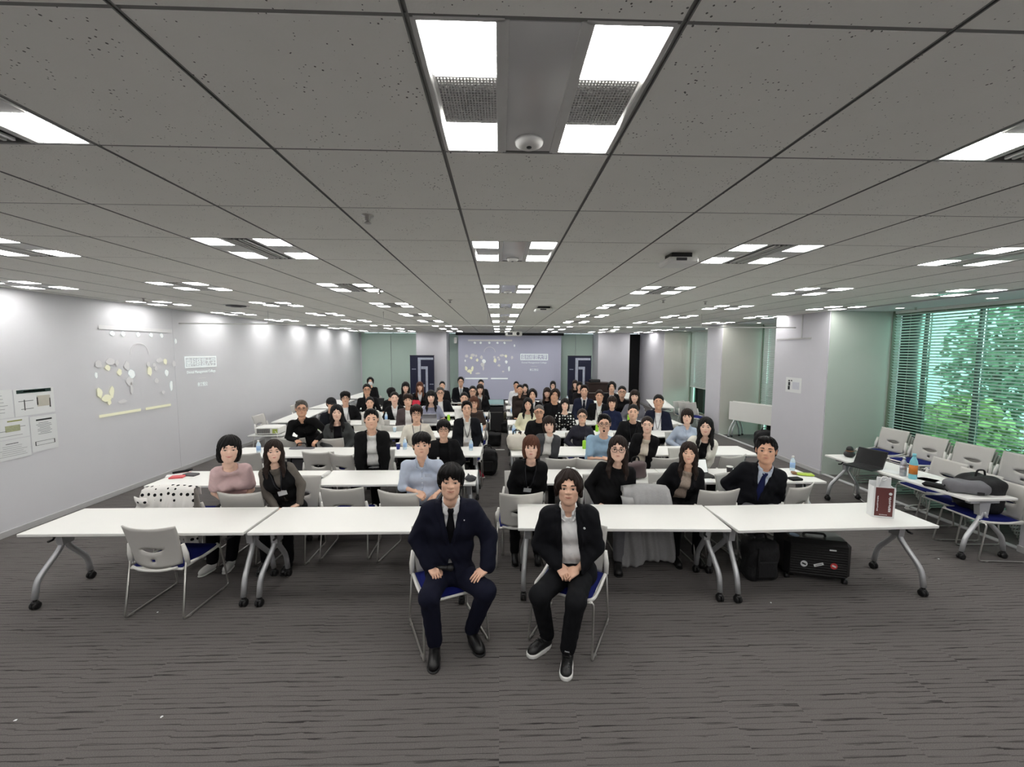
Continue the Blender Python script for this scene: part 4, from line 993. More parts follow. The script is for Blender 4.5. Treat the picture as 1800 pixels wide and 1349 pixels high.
# ------------------------------------------------------------------ the people, row by row from the camera
PI = math.pi
W_, BK, NV = (236, 236, 234), (18, 18, 20), (22, 25, 42)
def ph(px, py, y): v = aty(px, py, y); return (v.x, v.y, v.z)
UP = (0, -.15, 1)
def pin_extra(px_u, w, r_=.007):
    def fn(L):
        c = L['skin_at'](px_u, w, .004); M = Matrix([list(x) for x in np.stack([L['r'], -L['f'], L['up']], 1)]).to_4x4()
        o = MB().lathe([(r_, -.002), (r_, .002), (0, .003)], 12, M=Matrix.Rotation(PI/2, 3, 'X')).build('lapel_pin', M_BADGE, L['root']); o.matrix_local = Matrix.Translation(c) @ M
        MB().lathe([(r_*.35, -.003), (r_*.35, .003), (0, .0042)], 8, M=Matrix.Rotation(PI/2, 3, 'X')).build('pin_centre', M_BLACK, o)
    return fn
def front_l(L):
    pin_extra(.105, -.10, .005)(L)
    h = L['hip']
    o = MB().tube([(-.10, -.13, .665), (.0, -.15, .668)], [.012, .018], 10).ell((.02, -.15, .668), (.028, .026, .026)).build('microphone', M_BLACK, L['root'])
def front_r(L):
    pin_extra(.115, -.115, .009)(L)
    B = L['B']
    for k in range(5):
        c = L['skin_at'](0, -.09-.065*k, .003, L['f_inner']); MB().ell(c, (.005, .003, .005), 8, 5).build('shirt_button', M_BADGE, L['root'])
    c = L['Pz']+L['f']*.118*B+np.array([0, 0, .092]); MB().box(c, (.045, .012, .032), b=.004).build('belt_buckle', M_CHROME, L['root'])
person('seated man in navy suit, white shirt and wide black tie, hands on his thighs', 792.5, 814, 877, 3.12, head='lean', hair=('fringe', 'black'), inner=('shirt', (249, 250, 252)), outer=('suit', (19, 21, 36)), legs=(22, 24, 40), yaw=0, seat=(-.40, 3.22), tie=(14, 14, 18), smile=True,
       hands={-1: ((-.535, 3.10, .665), (.55, -.75, -.25), (0, -.2, 1), 'grip'), 1: ((-.10, 3.08, .66), (-.65, -.6, -.25), (0, -.2, 1), 'flat')}, knee={-1: (-.52, 2.92, .53), 1: (-.10, 2.98, .53)}, feet={-1: (-.50, 3.02, .09, .1, -1), 1: (-.22, 3.16, .09, .5, -1)}, roll=.04, extra=front_l, bulk=.010)
person('seated man with parted hair, open black jacket, white shirt and white-soled sneakers', 999.6, 825, 887, 3.08, head='man', hair=('curtain', 'dark'), inner=('shirt', (250, 250, 248)), outer=('open', (20, 21, 25)), legs=(22, 23, 26), yaw=-.1, seat=(.60, 3.2),
       hands={-1: ((.47, 3.06, .68), (.35, -.75, -.4), (-.3, -.3, .9), 'grip'), 1: ((.60, 3.04, .66), (-.75, -.5, -.2), (.3, -.4, .9), 'grip')}, knee={-1: (.30, 2.92, .53), 1: (.56, 2.84, .53)}, feet={-1: (.38, 3.08, .09, -.8, -.6), 1: (.52, 2.92, .09, -.25, -1)}, shoes='sneaker', extra=front_r, bulk=.009)
# second row
person('woman in pale pink tee shirt leaning over, short black bob, beside the dotted cloth', 403, 765, 814, 4.30, head='woman', hair=('bob', 'black'), skin=0, inner=('tee', (204, 176, 176)), legs=(20, 20, 24), seat=(-3.02, 4.72), yaw=.1, smile=True, roll=.08, shoes='white', shw=.88,
       hands={-1: (ph(408, 893, 4.42), (.5, -.5, -.4), UP, 'grip'), 1: (ph(421, 900, 4.45), (-.3, -.6, -.4), UP, 'grip')}, feet={-1: (-3.06, 4.30, .09, -.3, -1), 1: (-2.90, 4.36, .09, .1, -1)}, knee={-1: (-3.1, 4.40, .55), 1: (-2.86, 4.42, .55)})
person('woman in a black vest over grey sleeves with a name badge, brown hair to shoulders', 481.5, 774, 812, 4.40, head='woman', hair=('long', 'dark'), skin=0, inner=('sweater', (104, 98, 92)), outer=('vest', (17, 17, 19)), legs=BK, lanyard=-.26, seat=(-2.38, 4.62), chair_rz=PI, yaw=-.1)
person('man in light blue shirt with rolled sleeves resting his arm on a chair back', 741, 760, 804, 4.33, head='round', hair=('messy', 'black'), inner=('rolled', (186, 196, 214)), legs=BK, seat=(-.86, 4.66), legdir=.7, yaw=-.22, fat=.04, shw=1.12, lean=(0, .2),
       hands={-1: (ph(733, 866, 4.30), (.8, -.1, -.55), (.3, -.6, .7), 'grip'), 1: (ph(764, 872, 4.36), (-.5, -.5, -.5), UP, 'grip')})
person('woman with short reddish-brown hair in buttoned black jacket behind the aisle chair', 933.7, 765, 807, 4.45, head='woman', hair=('bobfringe', 'brown'), skin=0, inner=('none', (18, 18, 20)), outer=('suit', (15, 15, 17)), legs=BK, seat=(.30, 4.78), lanyard=-.30, yaw=.05, chair_rz=PI, slope=1.1)
person('woman in round glasses and black sweater with long brown hair, hands clasped', 1086.5, 766, 811, 4.40, head='round', hair=('long', 'dark'), skin=0, inner=('sweater', (17, 17, 19)), glasses=True, legs=(120, 120, 124), seat=(1.25, 4.62), chair_rz=PI, yaw=.12, legdir=-.25, fat=.02)
person('woman with long dark hair, beige top and dark jacket beside the draped cardigan', 1211, 778, 814, 4.42, head='woman', hair=('long', 'dark'), skin=1, inner=('scoop', mat('beige_lace', (176, 160, 146), .7, var=.35, scale=90, bump=.5, bscale=150)), outer=('open', (19, 19, 22)), legs=BK, seat=(2.08, 4.66), chair_rz=PI, yaw=.1,
       hands='thigh', smile=True)
person('man in dark suit with a deep blue tie, hands folded in his lap', 1347, 766, 816, 4.36, head='man', hair=('sides', 'black'), skin=2, inner=('shirt', (196, 206, 222)), outer=('suit', (18, 19, 24)), legs=(90, 90, 96), seat=(2.95, 4.66), chair_rz=PI+.3, yaw=.2, tie=(26, 32, 72), fat=.02)
# third row
person('man in black blazer over a white tee, hands on his knees, third row', 652.7, 718, 755, 5.62, head='man', hair=('sides', 'black'), inner=('tee', (232, 232, 230)), outer=('open', (17, 17, 19)), legs=BK, seat=(-1.83, 5.92), chair_rz=PI, hands='thigh', yaw=-.1)
person('bespectacled man with bowl-cut black hair in black, behind the light blue shirt', 779.8, 737, 770, 5.72, head='lean', hair=('fringe', 'black'), inner=('tee', (14, 14, 16)), outer=('open', (17, 17, 19)), legs=BK, chair_rz=PI, glasses=True)
person('woman with bangs in grey jacket over a white turtleneck, third row', 965, 731, 762, 5.66, head='woman', hair=('bobfringe', 'dark'), skin=0, inner=('turtle', (226, 224, 220)), outer=('open', (70, 71, 74)), legs=BK, seat=(.62, 6.0), yaw=.2, roll=-.08)
person('man in pale blue tee shirt with glasses and a small goatee', 1062, 727, 762, 5.66, head='man', hair=('sides', 'black'), inner=('tee', (148, 178, 202)), legs=BK, seat=(1.43, 5.95), glasses=True, yaw=.35, fat=.03, shw=1.1,
       hands={-1: (ph(1064, 806, 5.55), (.9, -.2, -.2), UP, 'grip'), 1: (ph(1078, 808, 5.6), (-.2, -.6, -.4), UP, 'grip')},
       extra=lambda L: L['on_head']('goatee', np_mesh('goatee', *surfnet(lambda P: np.maximum(head_sdf(P, **HEADS['man'])-.004, np.minimum(s_ell(P, (0, -.08, -.080), (.013, .03, .013)), s_ell(P, (0, -.095, -.0415), (.020, .02, .0035)))), (-.04, -.12, -.13), (.04, -.04, -.02), .004), None), HAIRC['black']))
person('woman in cream blouse with sheer yoke and black cardigan, hair tied up', 1137.8, 731, 762, 5.62, head='woman', hair=('tied', 'dark'), skin=0, inner=('scoop', (226, 216, 200)), outer=('open', (17, 17, 19)), legs=BK, seat=(2.04, 5.95), chair_rz=PI, yaw=.1, roll=-.05, smile=True)
person('woman in fluffy white cardigan with shoulder-length black hair, third row', 1240.5, 733, 767, 5.62, head='woman', hair=('long', 'black'), skin=0, inner=('scoop', (18, 18, 20)), outer=('open', (230, 227, 216)), legs=BK, seat=(2.87, 5.95), yaw=.3, chair_rz=PI, smile=True)
# fourth row
person('older man in black collared shirt with glasses and greying hair, leaning on a chair', 530, 703, 733, 6.98, head='man', hair=('sides', 'grey'), skin=2, inner=('shirt', (17, 17, 18)), legs=BK, seat=(-3.42, 7.5), chair_rz=PI, glasses=True, yaw=-.1, shw=1.1, fat=.03,
       hands={-1: (ph(522, 774, 6.95), (.5, -.5, -.4), UP, 'grip'), 1: (ph(557, 774, 6.95), (-.3, -.6, -.5), UP, 'grip')})
person('smiling woman with long dark hair in a charcoal jacket, fourth row', 592, 711, 740, 7.08, head='woman', hair=('long', 'black'), skin=0, inner=('scoop', (18, 18, 22)), outer=('open', (64, 66, 66)), legs=BK, chair_rz=PI, smile=True)
person('man in cream sweater with glasses and black lanyard, fourth row', 732, 711, 741, 7.10, head='lean', hair=('fringe', 'dark'), inner=('sweater', (222, 217, 204)), legs=BK, chair_rz=PI, glasses=True, lanyard=True, yaw=.1)
person('man in dark jacket and open white shirt with lanyard, beside the aisle', 820.6, 704, 732, 7.08, head='lean', hair=('sides', 'black'), inner=('shirt', (236, 236, 232)), outer=('open', (20, 21, 26)), legs=BK, chair_rz=PI, lanyard=True, yaw=.15)
person('older man in black tee and thin glasses with cropped grey hair', 947.7, 711, 737, 7.10, head='round', hair=('crew', 'grey'), skin=2, inner=('tee', (15, 15, 17)), outer=('open', (18, 18, 20)), legs=BK, chair_rz=PI, glasses=True)
person('woman in dark buttoned blouse with glasses, hair tied back, fourth row', 1023.5, 718, 745, 7.08, head='woman', hair=('tied', 'dark'), skin=1, inner=('turtle', (46, 46, 56)), legs=BK, chair_rz=PI, glasses=True, lanyard=-.36)
person('close-cropped older man in a black jacket with name badge', 1113, 710, 738, 7.05, head='man', hair=('crew', 'black'), skin=1, inner=('tee', (14, 14, 16)), outer=('open', (18, 18, 20)), legs=BK, chair_rz=PI, lanyard=-.33)
person('woman with a brown bob and bangs in a pale blue shirt', 1208, 718, 746, 7.10, head='woman', hair=('bobfringe', 'dark'), skin=0, inner=('shirt', (176, 188, 206)), legs=BK, chair_rz=PI, yaw=.3)
# fifth row
person('person in a black cap looking down, dark jacket, by the wall', 582.7, 699, 721, 8.42, head='man', hair=('cap', 'black'), inner=('tee', (20, 22, 28)), outer=('open', (20, 22, 28)), legs=BK, chair_rz=PI, hyaw=.4, hp=-.8)
person('short-haired person in a loose white blouse, fifth row', 650, 697, 719, 8.38, head='woman', hair=('tied', 'black'), skin=1, inner=('shirt', (228, 226, 220)), legs=BK, seat=(-2.62, 8.62), chair_rz=PI, yaw=-.2, fat=.03)
person('man with wavy brown hair in a taupe cardigan, fifth row', 717, 692, 715, 8.42, head='man', hair=('messy', 'dark'), inner=('sweater', (226, 224, 222)), outer=('open', (78, 68, 70)), legs=BK, chair_rz=PI)
person('woman in greyish blue blouse with long black hair', 757.7, 684, 711, 9.6, head='woman', hair=('longfringe', 'black'), skin=0, inner=('blouse', (146, 148, 168)), legs=BK, chair_rz=PI, fat=.03)
person('man in a white tee shirt turned to the side near the aisle', 816, 689, 711, 8.5, head='man', hair=('short', 'black'), inner=('tee', (234, 234, 232)), legs=BK, chair_rz=PI, yaw=.5)
person('person with brown hair and glasses half hidden behind the open white shirt', 833.5, 696, 719, 8.25, head='woman', hair=('bobfringe', 'brown'), inner=('tee', (60, 50, 46)), legs=BK, chair_rz=PI, glasses=True, lanyard=-.2)
person('woman in cream sweater with long straight black hair, aisle side', 928, 699, 722, 8.40, head='woman', hair=('long', 'black'), skin=1, inner=('sweater', (230, 226, 196)), legs=BK, chair_rz=PI, fat=.02)
person('woman in black blouse with white dots and a black bob', 993, 700, 722, 8.38, head='woman', hair=('bob', 'black'), skin=0, inner=('scoop', dotted('dotted_black_cloth', (18, 18, 20), (226, 226, 222), 17, .32)), legs=BK, chair_rz=PI, lanyard=-.3, smile=True)
person('woman with a rounded bob in navy blouse, fifth row', 1076, 696, 719, 8.38, head='woman', hair=('bobfringe', 'dark'), skin=1, inner=('turtle', (30, 36, 62)), legs=BK, chair_rz=PI, fat=.03, smile=True)
person('smiling man in navy suit jacket with lanyard, window side', 1157.6, 693, 719, 8.35, head='round', hair=('short', 'black'), skin=2, inner=('tee', (222, 222, 224)), outer=('open', (24, 27, 44)), legs=BK, chair_rz=PI, lanyard=True, smile=True, fat=.03)
# sixth row
person('man in thick dark glasses, black jacket and white tee near the wall', 607, 688, 711, 9.66, head='lean', hair=('messy', 'black'), inner=('tee', (230, 230, 230)), outer=('open', (18, 18, 20)), legs=BK, chair_rz=PI, glasses=True, lanyard=True)
person('smiling woman in black suit and white blouse, hair pulled back', 693.5, 688, 711, 9.62, head='woman', hair=('tied', 'black'), skin=0, inner=('shirt', (234, 234, 234)), outer=('suit', (18, 18, 20)), legs=BK, chair_rz=PI, smile=True, lanyard=True)
person('grey-haired man with glasses in a dark jacket, sixth row', 774, 680, 701, 10.85, head='man', hair=('sides', 'grey'), skin=1, inner=('tee', (220, 220, 220)), outer=('open', (22, 23, 28)), legs=BK, chair_rz=PI, glasses=True)
person('black-haired man with glasses by the aisle, sixth row', 831, 678, 697, 9.9, head='man', hair=('short', 'black'), inner=('tee', (60, 56, 54)), legs=BK, chair_rz=PI, glasses=True)
person('man in a dark brown jacket turned sideways by the aisle', 914, 676, 693, 10.2, head='round', hair=('short', 'black'), skin=2, inner=('shirt', (54, 46, 42)), legs=BK, chair_rz=PI, yaw=-.4, fat=.04)
person('young man in black suit and white shirt, sixth row', 936, 683, 704, 9.6, head='lean', hair=('curtain', 'black'), inner=('shirt', (232, 232, 232)), outer=('suit', (18, 18, 22)), legs=BK, chair_rz=PI, tie=(20, 20, 24))
person('woman with long hair in grey blazer leaning beside the man in dark jacket', 961.7, 681, 700, 9.85, head='woman', hair=('longfringe', 'dark'), skin=0, inner=('tee', (24, 24, 26)), outer=('open', (112, 114, 118)), legs=BK, chair_rz=PI)
person('man in black jacket tilting his head, smiling, sixth row', 975.5, 683, 706, 9.6, head='round', hair=('curtain', 'dark'), skin=2, inner=('tee', (20, 20, 22)), outer=('open', (20, 21, 24)), legs=BK, chair_rz=PI, roll=.2, smile=True)
person('man in navy suit and striped tie looking down, sixth row', 1027, 676, 698, 9.7, head='lean', hair=('sides', 'dark'), skin=1, inner=('shirt', (232, 232, 236)), outer=('suit', (32, 36, 54)), legs=BK, chair_rz=PI, tie=(26, 28, 40), lanyard=-.3, hp=.2)
person('man in black jacket and open white shirt with lanyard, sixth row', 1053.8, 685, 707, 9.5, head='man', hair=('short', 'dark'), skin=2, inner=('shirt', (234, 234, 230)), outer=('open', (18, 18, 20)), legs=BK, chair_rz=PI, lanyard=True, yaw=-.3)
person('man in buttoned black shirt with glasses, window side', 1093.5, 678, 699, 9.9, head='round', hair=('short', 'black'), inner=('shirt', (18, 18, 21)), legs=BK, chair_rz=PI, glasses=True)
person('woman with long brown hair, grey cardigan and white top, window side', 1115.6, 685, 708, 9.5, head='woman', hair=('longfringe', 'dark'), skin=0, inner=('scoop', (232, 232, 230)), outer=('open', (112, 112, 120)), legs=BK, chair_rz=PI, yaw=.2)
# seventh row and beyond
person('man in black shirt with glasses near the green wall panels', 645, 674, 695, 10.95, head='man', hair=('short', 'black'), skin=2, inner=('shirt', (18, 18, 20)), legs=BK, chair_rz=PI, glasses=True, yaw=-.2, shw=1.1)
person('dark-haired person turned away behind the smiling woman in black', 689, 681, 699, 10.4, head='woman', hair=('bob', 'black'), inner=('tee', (24, 24, 26)), legs=BK, chair_rz=PI, hyaw=1.6)
person('woman with long hair in black suit by the suited man at the screen', 844, 675, 693, 10.9, head='woman', hair=('longfringe', 'dark'), skin=0, inner=('shirt', (230, 230, 230)), outer=('suit', (18, 18, 20)), legs=BK, chair_rz=PI)
person('woman with long black hair behind the brown jacket', 923, 675, 690, 11.4, head='woman', hair=('long', 'black'), skin=0, inner=('tee', (20, 20, 22)), legs=BK, chair_rz=PI)
person('person with a dark bob behind the navy suit and striped tie', 1019, 671, 687, 11.0, head='woman', hair=('bob', 'black'), inner=('tee', (30, 28, 30)), legs=BK, chair_rz=PI)
person('woman with very long black hair before the green wall panel', 713, 671, 690, 12.0, head='woman', hair=('longfringe', 'black'), skin=0, inner=('tee', (20, 20, 22)), outer=('open', (20, 20, 22)), legs=BK, chair_rz=PI)
person('woman with long reddish hair in front of the first banner', 738, 671, 688, 12.2, head='woman', hair=('longfringe', 'brown'), skin=1, inner=('shirt', (226, 226, 226)), outer=('suit', (20, 20, 22)), legs=BK, chair_rz=PI)
person('black-haired man in black beside the white pillar', 777.5, 670, 685, 12.3, head='man', hair=('short', 'black'), inner=('tee', (20, 20, 22)), outer=('open', (22, 22, 25)), legs=BK, chair_rz=PI)
person('upright man in black suit, glasses and silver tie before the screen', 810, 662, 679, 12.9, head='lean', hair=('short', 'black'), inner=('shirt', (232, 232, 232)), outer=('suit', (20, 21, 26)), legs=BK, chair_rz=PI, glasses=True, tie=(170, 174, 178), shw=1.1)
person('man in black behind the long-haired woman at the screen', 845.5, 667, 682, 12.9, head='round', hair=('short', 'black'), inner=('tee', (18, 18, 20)), outer=('open', (20, 20, 23)), legs=BK, chair_rz=PI)
person('man in white shirt far back under the screen', 907.5, 670, 685, 12.3, head='man', hair=('crew', 'black'), skin=2, inner=('shirt', (226, 228, 232)), legs=BK, chair_rz=PI)
person('woman in glasses far back under the screen logo', 972, 670, 684, 12.3, head='woman', hair=('bob', 'black'), skin=0, inner=('tee', (24, 24, 28)), legs=BK, chair_rz=PI, glasses=True)
person('woman with long hair before the second banner', 1011, 668, 682, 12.6, head='woman', hair=('longfringe', 'dark'), skin=0, inner=('tee', (22, 22, 26)), outer=('open', (24, 24, 30)), legs=BK, chair_rz=PI)
person('young man with center-parted hair, dark jacket and white tee by the podium', 1075.5, 668, 692, 11.5, head='lean', hair=('curtain', 'black'), inner=('tee', (230, 230, 230)), outer=('open', (20, 20, 23)), legs=BK, chair_rz=PI, yaw=-.2)
person('man in a white face mask and black clothes at the back corner', 651, 663, 678, 13.2, head='man', hair=('curtain', 'black'), inner=('sweater', (20, 20, 22)), legs=BK, chair_rz=PI, extra=lambda L: L['on_head']('face_mask', mask_mesh('man')))
# ------------------------------------------------------------------ projected slides, screen, banners, wall papers
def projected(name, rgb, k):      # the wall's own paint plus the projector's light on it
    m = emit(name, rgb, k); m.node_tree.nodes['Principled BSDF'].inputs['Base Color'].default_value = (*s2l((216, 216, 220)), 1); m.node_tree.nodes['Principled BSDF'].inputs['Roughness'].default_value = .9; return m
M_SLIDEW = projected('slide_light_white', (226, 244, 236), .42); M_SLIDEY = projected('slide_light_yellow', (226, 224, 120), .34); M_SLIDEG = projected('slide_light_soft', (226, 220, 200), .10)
M_SCREEN = mat('projection_screen', (190, 192, 212), .9, var=.01)
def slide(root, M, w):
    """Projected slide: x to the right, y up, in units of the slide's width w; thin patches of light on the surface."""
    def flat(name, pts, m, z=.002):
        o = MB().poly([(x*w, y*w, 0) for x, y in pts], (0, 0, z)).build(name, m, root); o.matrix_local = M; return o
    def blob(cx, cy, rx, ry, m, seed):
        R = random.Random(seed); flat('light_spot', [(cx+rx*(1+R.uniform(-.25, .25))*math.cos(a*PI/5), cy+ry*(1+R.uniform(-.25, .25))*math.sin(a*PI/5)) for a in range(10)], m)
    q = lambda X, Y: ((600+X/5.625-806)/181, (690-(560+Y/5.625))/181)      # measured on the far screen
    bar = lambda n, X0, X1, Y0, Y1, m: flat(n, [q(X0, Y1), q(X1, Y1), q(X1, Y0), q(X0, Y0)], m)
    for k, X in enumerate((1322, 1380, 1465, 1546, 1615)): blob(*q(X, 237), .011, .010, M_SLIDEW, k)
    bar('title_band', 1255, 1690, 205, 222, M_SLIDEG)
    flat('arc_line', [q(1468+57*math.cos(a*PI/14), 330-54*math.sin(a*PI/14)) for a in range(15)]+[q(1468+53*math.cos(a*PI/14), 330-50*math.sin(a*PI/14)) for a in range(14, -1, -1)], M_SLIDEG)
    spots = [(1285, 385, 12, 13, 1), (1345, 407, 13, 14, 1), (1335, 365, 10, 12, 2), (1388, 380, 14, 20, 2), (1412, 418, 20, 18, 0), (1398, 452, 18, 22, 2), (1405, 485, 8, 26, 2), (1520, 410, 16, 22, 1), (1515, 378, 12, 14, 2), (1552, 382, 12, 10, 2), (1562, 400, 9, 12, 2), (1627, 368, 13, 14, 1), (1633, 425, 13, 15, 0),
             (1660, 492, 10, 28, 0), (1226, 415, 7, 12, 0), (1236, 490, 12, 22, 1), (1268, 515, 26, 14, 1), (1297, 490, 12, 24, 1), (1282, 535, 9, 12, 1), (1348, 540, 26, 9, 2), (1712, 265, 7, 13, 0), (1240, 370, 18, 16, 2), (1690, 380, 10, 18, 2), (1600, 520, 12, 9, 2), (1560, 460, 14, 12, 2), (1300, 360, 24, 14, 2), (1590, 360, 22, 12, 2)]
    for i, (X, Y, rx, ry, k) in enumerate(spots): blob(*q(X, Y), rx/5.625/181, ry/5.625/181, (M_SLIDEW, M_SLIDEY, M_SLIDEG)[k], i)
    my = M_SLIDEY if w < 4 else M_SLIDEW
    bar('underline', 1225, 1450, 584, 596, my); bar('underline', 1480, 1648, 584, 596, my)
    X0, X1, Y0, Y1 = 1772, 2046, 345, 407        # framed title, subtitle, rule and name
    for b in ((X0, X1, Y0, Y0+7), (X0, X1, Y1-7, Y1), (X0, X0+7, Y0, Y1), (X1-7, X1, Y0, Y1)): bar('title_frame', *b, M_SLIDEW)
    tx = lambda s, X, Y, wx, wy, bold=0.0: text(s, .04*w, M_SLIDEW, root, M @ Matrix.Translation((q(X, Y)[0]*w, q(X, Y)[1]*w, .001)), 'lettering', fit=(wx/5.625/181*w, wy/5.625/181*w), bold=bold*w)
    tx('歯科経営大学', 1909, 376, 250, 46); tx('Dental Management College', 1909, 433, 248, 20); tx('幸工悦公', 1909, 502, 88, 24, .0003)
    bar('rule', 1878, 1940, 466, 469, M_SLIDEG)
sc_ = thing('projection_screen', 'large pale projection screen on the far wall showing a slide', 'screen', (.45, 17.96, 0))
MB().box((0, 0, 1.62), (4.5, .012, 2.86)).build('screen_fabric', M_SCREEN, sc_)
MB().box((0, -.02, 3.06), (4.7, .12, .10), b=.01).build('top_casing', M_BLACK, sc_)
MB().box((0, 0, .18), (4.5, .03, .035), b=.006).build('bottom_weight', M_BLACK, sc_)
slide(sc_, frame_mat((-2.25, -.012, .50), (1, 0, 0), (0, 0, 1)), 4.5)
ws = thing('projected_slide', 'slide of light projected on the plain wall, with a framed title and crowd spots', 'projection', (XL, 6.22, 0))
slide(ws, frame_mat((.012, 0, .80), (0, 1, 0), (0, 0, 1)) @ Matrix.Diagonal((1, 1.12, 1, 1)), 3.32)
M_NAVY = mat('banner_navy', (22, 26, 54), .5, var=.12, scale=3); M_SILVER = mat('banner_silver', (176, 182, 198), .45, var=.25, scale=9)
def banner(x, y, label):
    t = thing('roll_up_banner', label, 'banner', (x, y, 0))
    MB().box((0, 0, 1.10), (1.0, .008, 2.06)).build('banner_sheet', M_NAVY, t)
    MB().box((0, 0, .04), (1.04, .12, .08), b=.015).build('base', M_DARKMETAL, t); MB().box((0, 0, 2.135), (1.02, .025, .025), b=.005).build('top_rail', M_DARKMETAL, t)
    MB().tube([(0, .03, .06), (0, .03, 2.12)], .012).build('pole', M_DARKMETAL, t)
    def bar(x0, x1, z0, z1): MB().box(((x0+x1)/2, -.006, (z0+z1)/2), (x1-x0, .004, z1-z0)).build('logo_bar', M_SILVER, t)
    q = lambda px: (px-790)/240.0; z = lambda py: 2.12-(py-365)/175.0
    for a, b, c, d in ((748, 900, 378, 394), (748, 776, 394, 592), (776, 815, 574, 592), (780, 846, 442, 462), (824, 846, 462, 655), (795, 824, 638, 655)): bar(q(a), q(b), z(d), z(c))
    for px, py in ((708, 462), (882, 572), (714, 640)):
        for k in range(5): MB().box((q(px)-.07+.035*k, -.006, z(py)), (.024, .003, .03+.008*(k % 2))).build('small_lettering', M_SILVER, t)
banner(-3.22, 17.15, 'navy roll-up banner with silver bracket logo between green panel and white pillar'); banner(3.37, 17.2, 'navy roll-up banner with silver bracket logo beside the dark podium')
M_PAPER = mat('paper', (226, 228, 228), .8, var=.01); M_INKG = mat('dark_green_ink', (28, 52, 48), .7); M_INK = mat('grey_ink', (120, 122, 124), .8); M_INKD = mat('black_ink', (44, 48, 48), .8); M_INKY = mat('olive_ink', (150, 156, 92), .8)
def paper(y0, y1, z0, z1, label, marks):
    t = thing('notice_paper', label, 'paper', (XL+.004, (y0+y1)/2, (z0+z1)/2), 0, None); w, h = y1-y0, z1-z0
    MB().box((0, 0, 0), (.003, w, h)).build('sheet', M_PAPER, t)
    for i, (u, v, du, dv, m, n) in enumerate(marks): MB().box((.002, (u-.5)*w, (.5-v)*h), (.0015, du*w, dv*h)).build(n, m, t)
R0 = random.Random(4)
lines = lambda n, v0, dv, u0, u1: [((u0+u1)/2+R0.uniform(-.03, .03), v0+dv*k, (u1-u0)*R0.uniform(.6, 1), .012, M_INK, 'text_line') for k in range(n)]
paper(5.36, 5.83, 1.485, 1.83, 'landscape notice with dark green title bar and map, upper row of wall papers', [(.5, .09, .86, .13, M_INKG, 'title_bar'), (.5, .09, .55, .05, M_PAPER, 'title_text'), (.28, .45, .36, .02, M_INK, 'map_line'), (.24, .6, .02, .4, M_INKD, 'map_line'), (.3, .75, .3, .02, M_INK, 'map_line'), (.72, .5, .34, .42, mat('map_shade', (196, 192, 180), .8), 'map_block'), (.88, .6, .03, .36, M_INKD, 'map_line'), (.56, .5, .03, .3, M_INKD, 'map_line')])
paper(4.98, 5.345, 1.485, 1.84, 'pale notice with faint lines at the outer end of the upper row', lines(6, .2, .12, .15, .85))
paper(5.10, 5.50, 1.215, 1.475, 'landscape notice with olive drawing, middle of the wall papers', [(.62, .14, .4, .06, M_INKY, 'title_bar'), (.55, .5, .4, .3, mat('map_olive', (168, 172, 140), .8, var=.3, scale=60), 'map_block'), (.8, .45, .2, .02, M_INK, 'map_line'), (.3, .6, .2, .02, M_INK, 'map_line'), (.5, .85, .6, .015, M_INK, 'text_line')])
paper(5.515, 5.835, .985, 1.455, 'portrait notice with title bar, text and a boxed line, lower corner', [(.52, .11, .6, .045, M_INKD, 'title_bar')]+lines(8, .2, .045, .22, .8)+[(.5, .72, .72, .008, M_INKD, 'box_line'), (.5, .83, .72, .008, M_INKD, 'box_line'), (.14, .775, .03, .12, M_INKD, 'box_line'), (.86, .775, .03, .12, M_INKD, 'box_line')])
paper(5.05, 5.50, .955, 1.205, 'landscape notice with handwritten-like lines at the bottom of the wall papers', [(.55, .2, .3, .03, M_INKD, 'title_bar')]+lines(6, .32, .1, .2, .9))
t = thing('wall_sign', 'small white sheet with two dark boxes taped on the pillar by the window', 'paper', (6.147, 8.36, 1.655))
MB().box((0, 0, 0), (.003, .46, .31)).build('sheet', M_PAPER, t)
for y, z, w, h in ((.13, .085, .05, .03), (.06, .09, .04, .025), (.125, .02, .06, .075), (.13, -.065, .06, .08)): MB().box((-.002, y, z), (.0015, w, h)).build('printed_box', M_INKD, t)
MB().box((-.002, -.07, -.01), (.0015, .2, .15)).build('plan_drawing', mat('plan_grey', (204, 206, 214), .8), t)
# ------------------------------------------------------------------ ceiling things
rail = thing('hanging_rail', 'thin white rod hung across the room below the ceiling', 'rail', (0, 8.15, 0))
MB().tube([(XL, 0, 2.85), (6.15, .25, 2.85)], .012, 6).build('rod', M_PLASTIC, rail)
for x in (-4.55, -2.3, -.25, 1.6, 4.1): MB().tube([(x, .125, 2.85), (x, .125, CZ)], .008, 6).build('hanger', M_PLASTIC, rail)
def dome(x, y, label, r=.1):
    t = thing('ceiling_speaker', label, 'speaker', (x, y, CZ)); MB().lathe([(r, 0), (r, -.03), (r*.85, -.07), (r*.5, -.10), (0, -.11)], 14).build('casing', M_PLASTIC, t); MB().lathe([(r*1.1, 0), (r*1.1, -.008), (r, -.01)], 14).build('collar', M_LAMPFRAME, t)
dome(-4.62, 15.6, 'white domed ceiling unit above the green panel', .2); dome(4.15, 15.2, 'white domed ceiling unit near the black doorway', .2)
def flat_unit(x, y, label, s=1.0, dark=False):
    t = thing('ceiling_projector', label, 'projector', (x, y, CZ))
    MB().box((0, 0, -.02), (.16*s, .14*s, .04), b=.005).build('mount', M_BLACK, t)
    MB().box((0, 0, -.065*1), (.24*s, .21*s, .05), b=.015).build('casing', M_BLACK if dark else M_PLASTIC, t); MB().box((-.02, -.108*s, -.06), (.08*s, .006, .02)).build('front_grille', M_DARKMETAL, t)
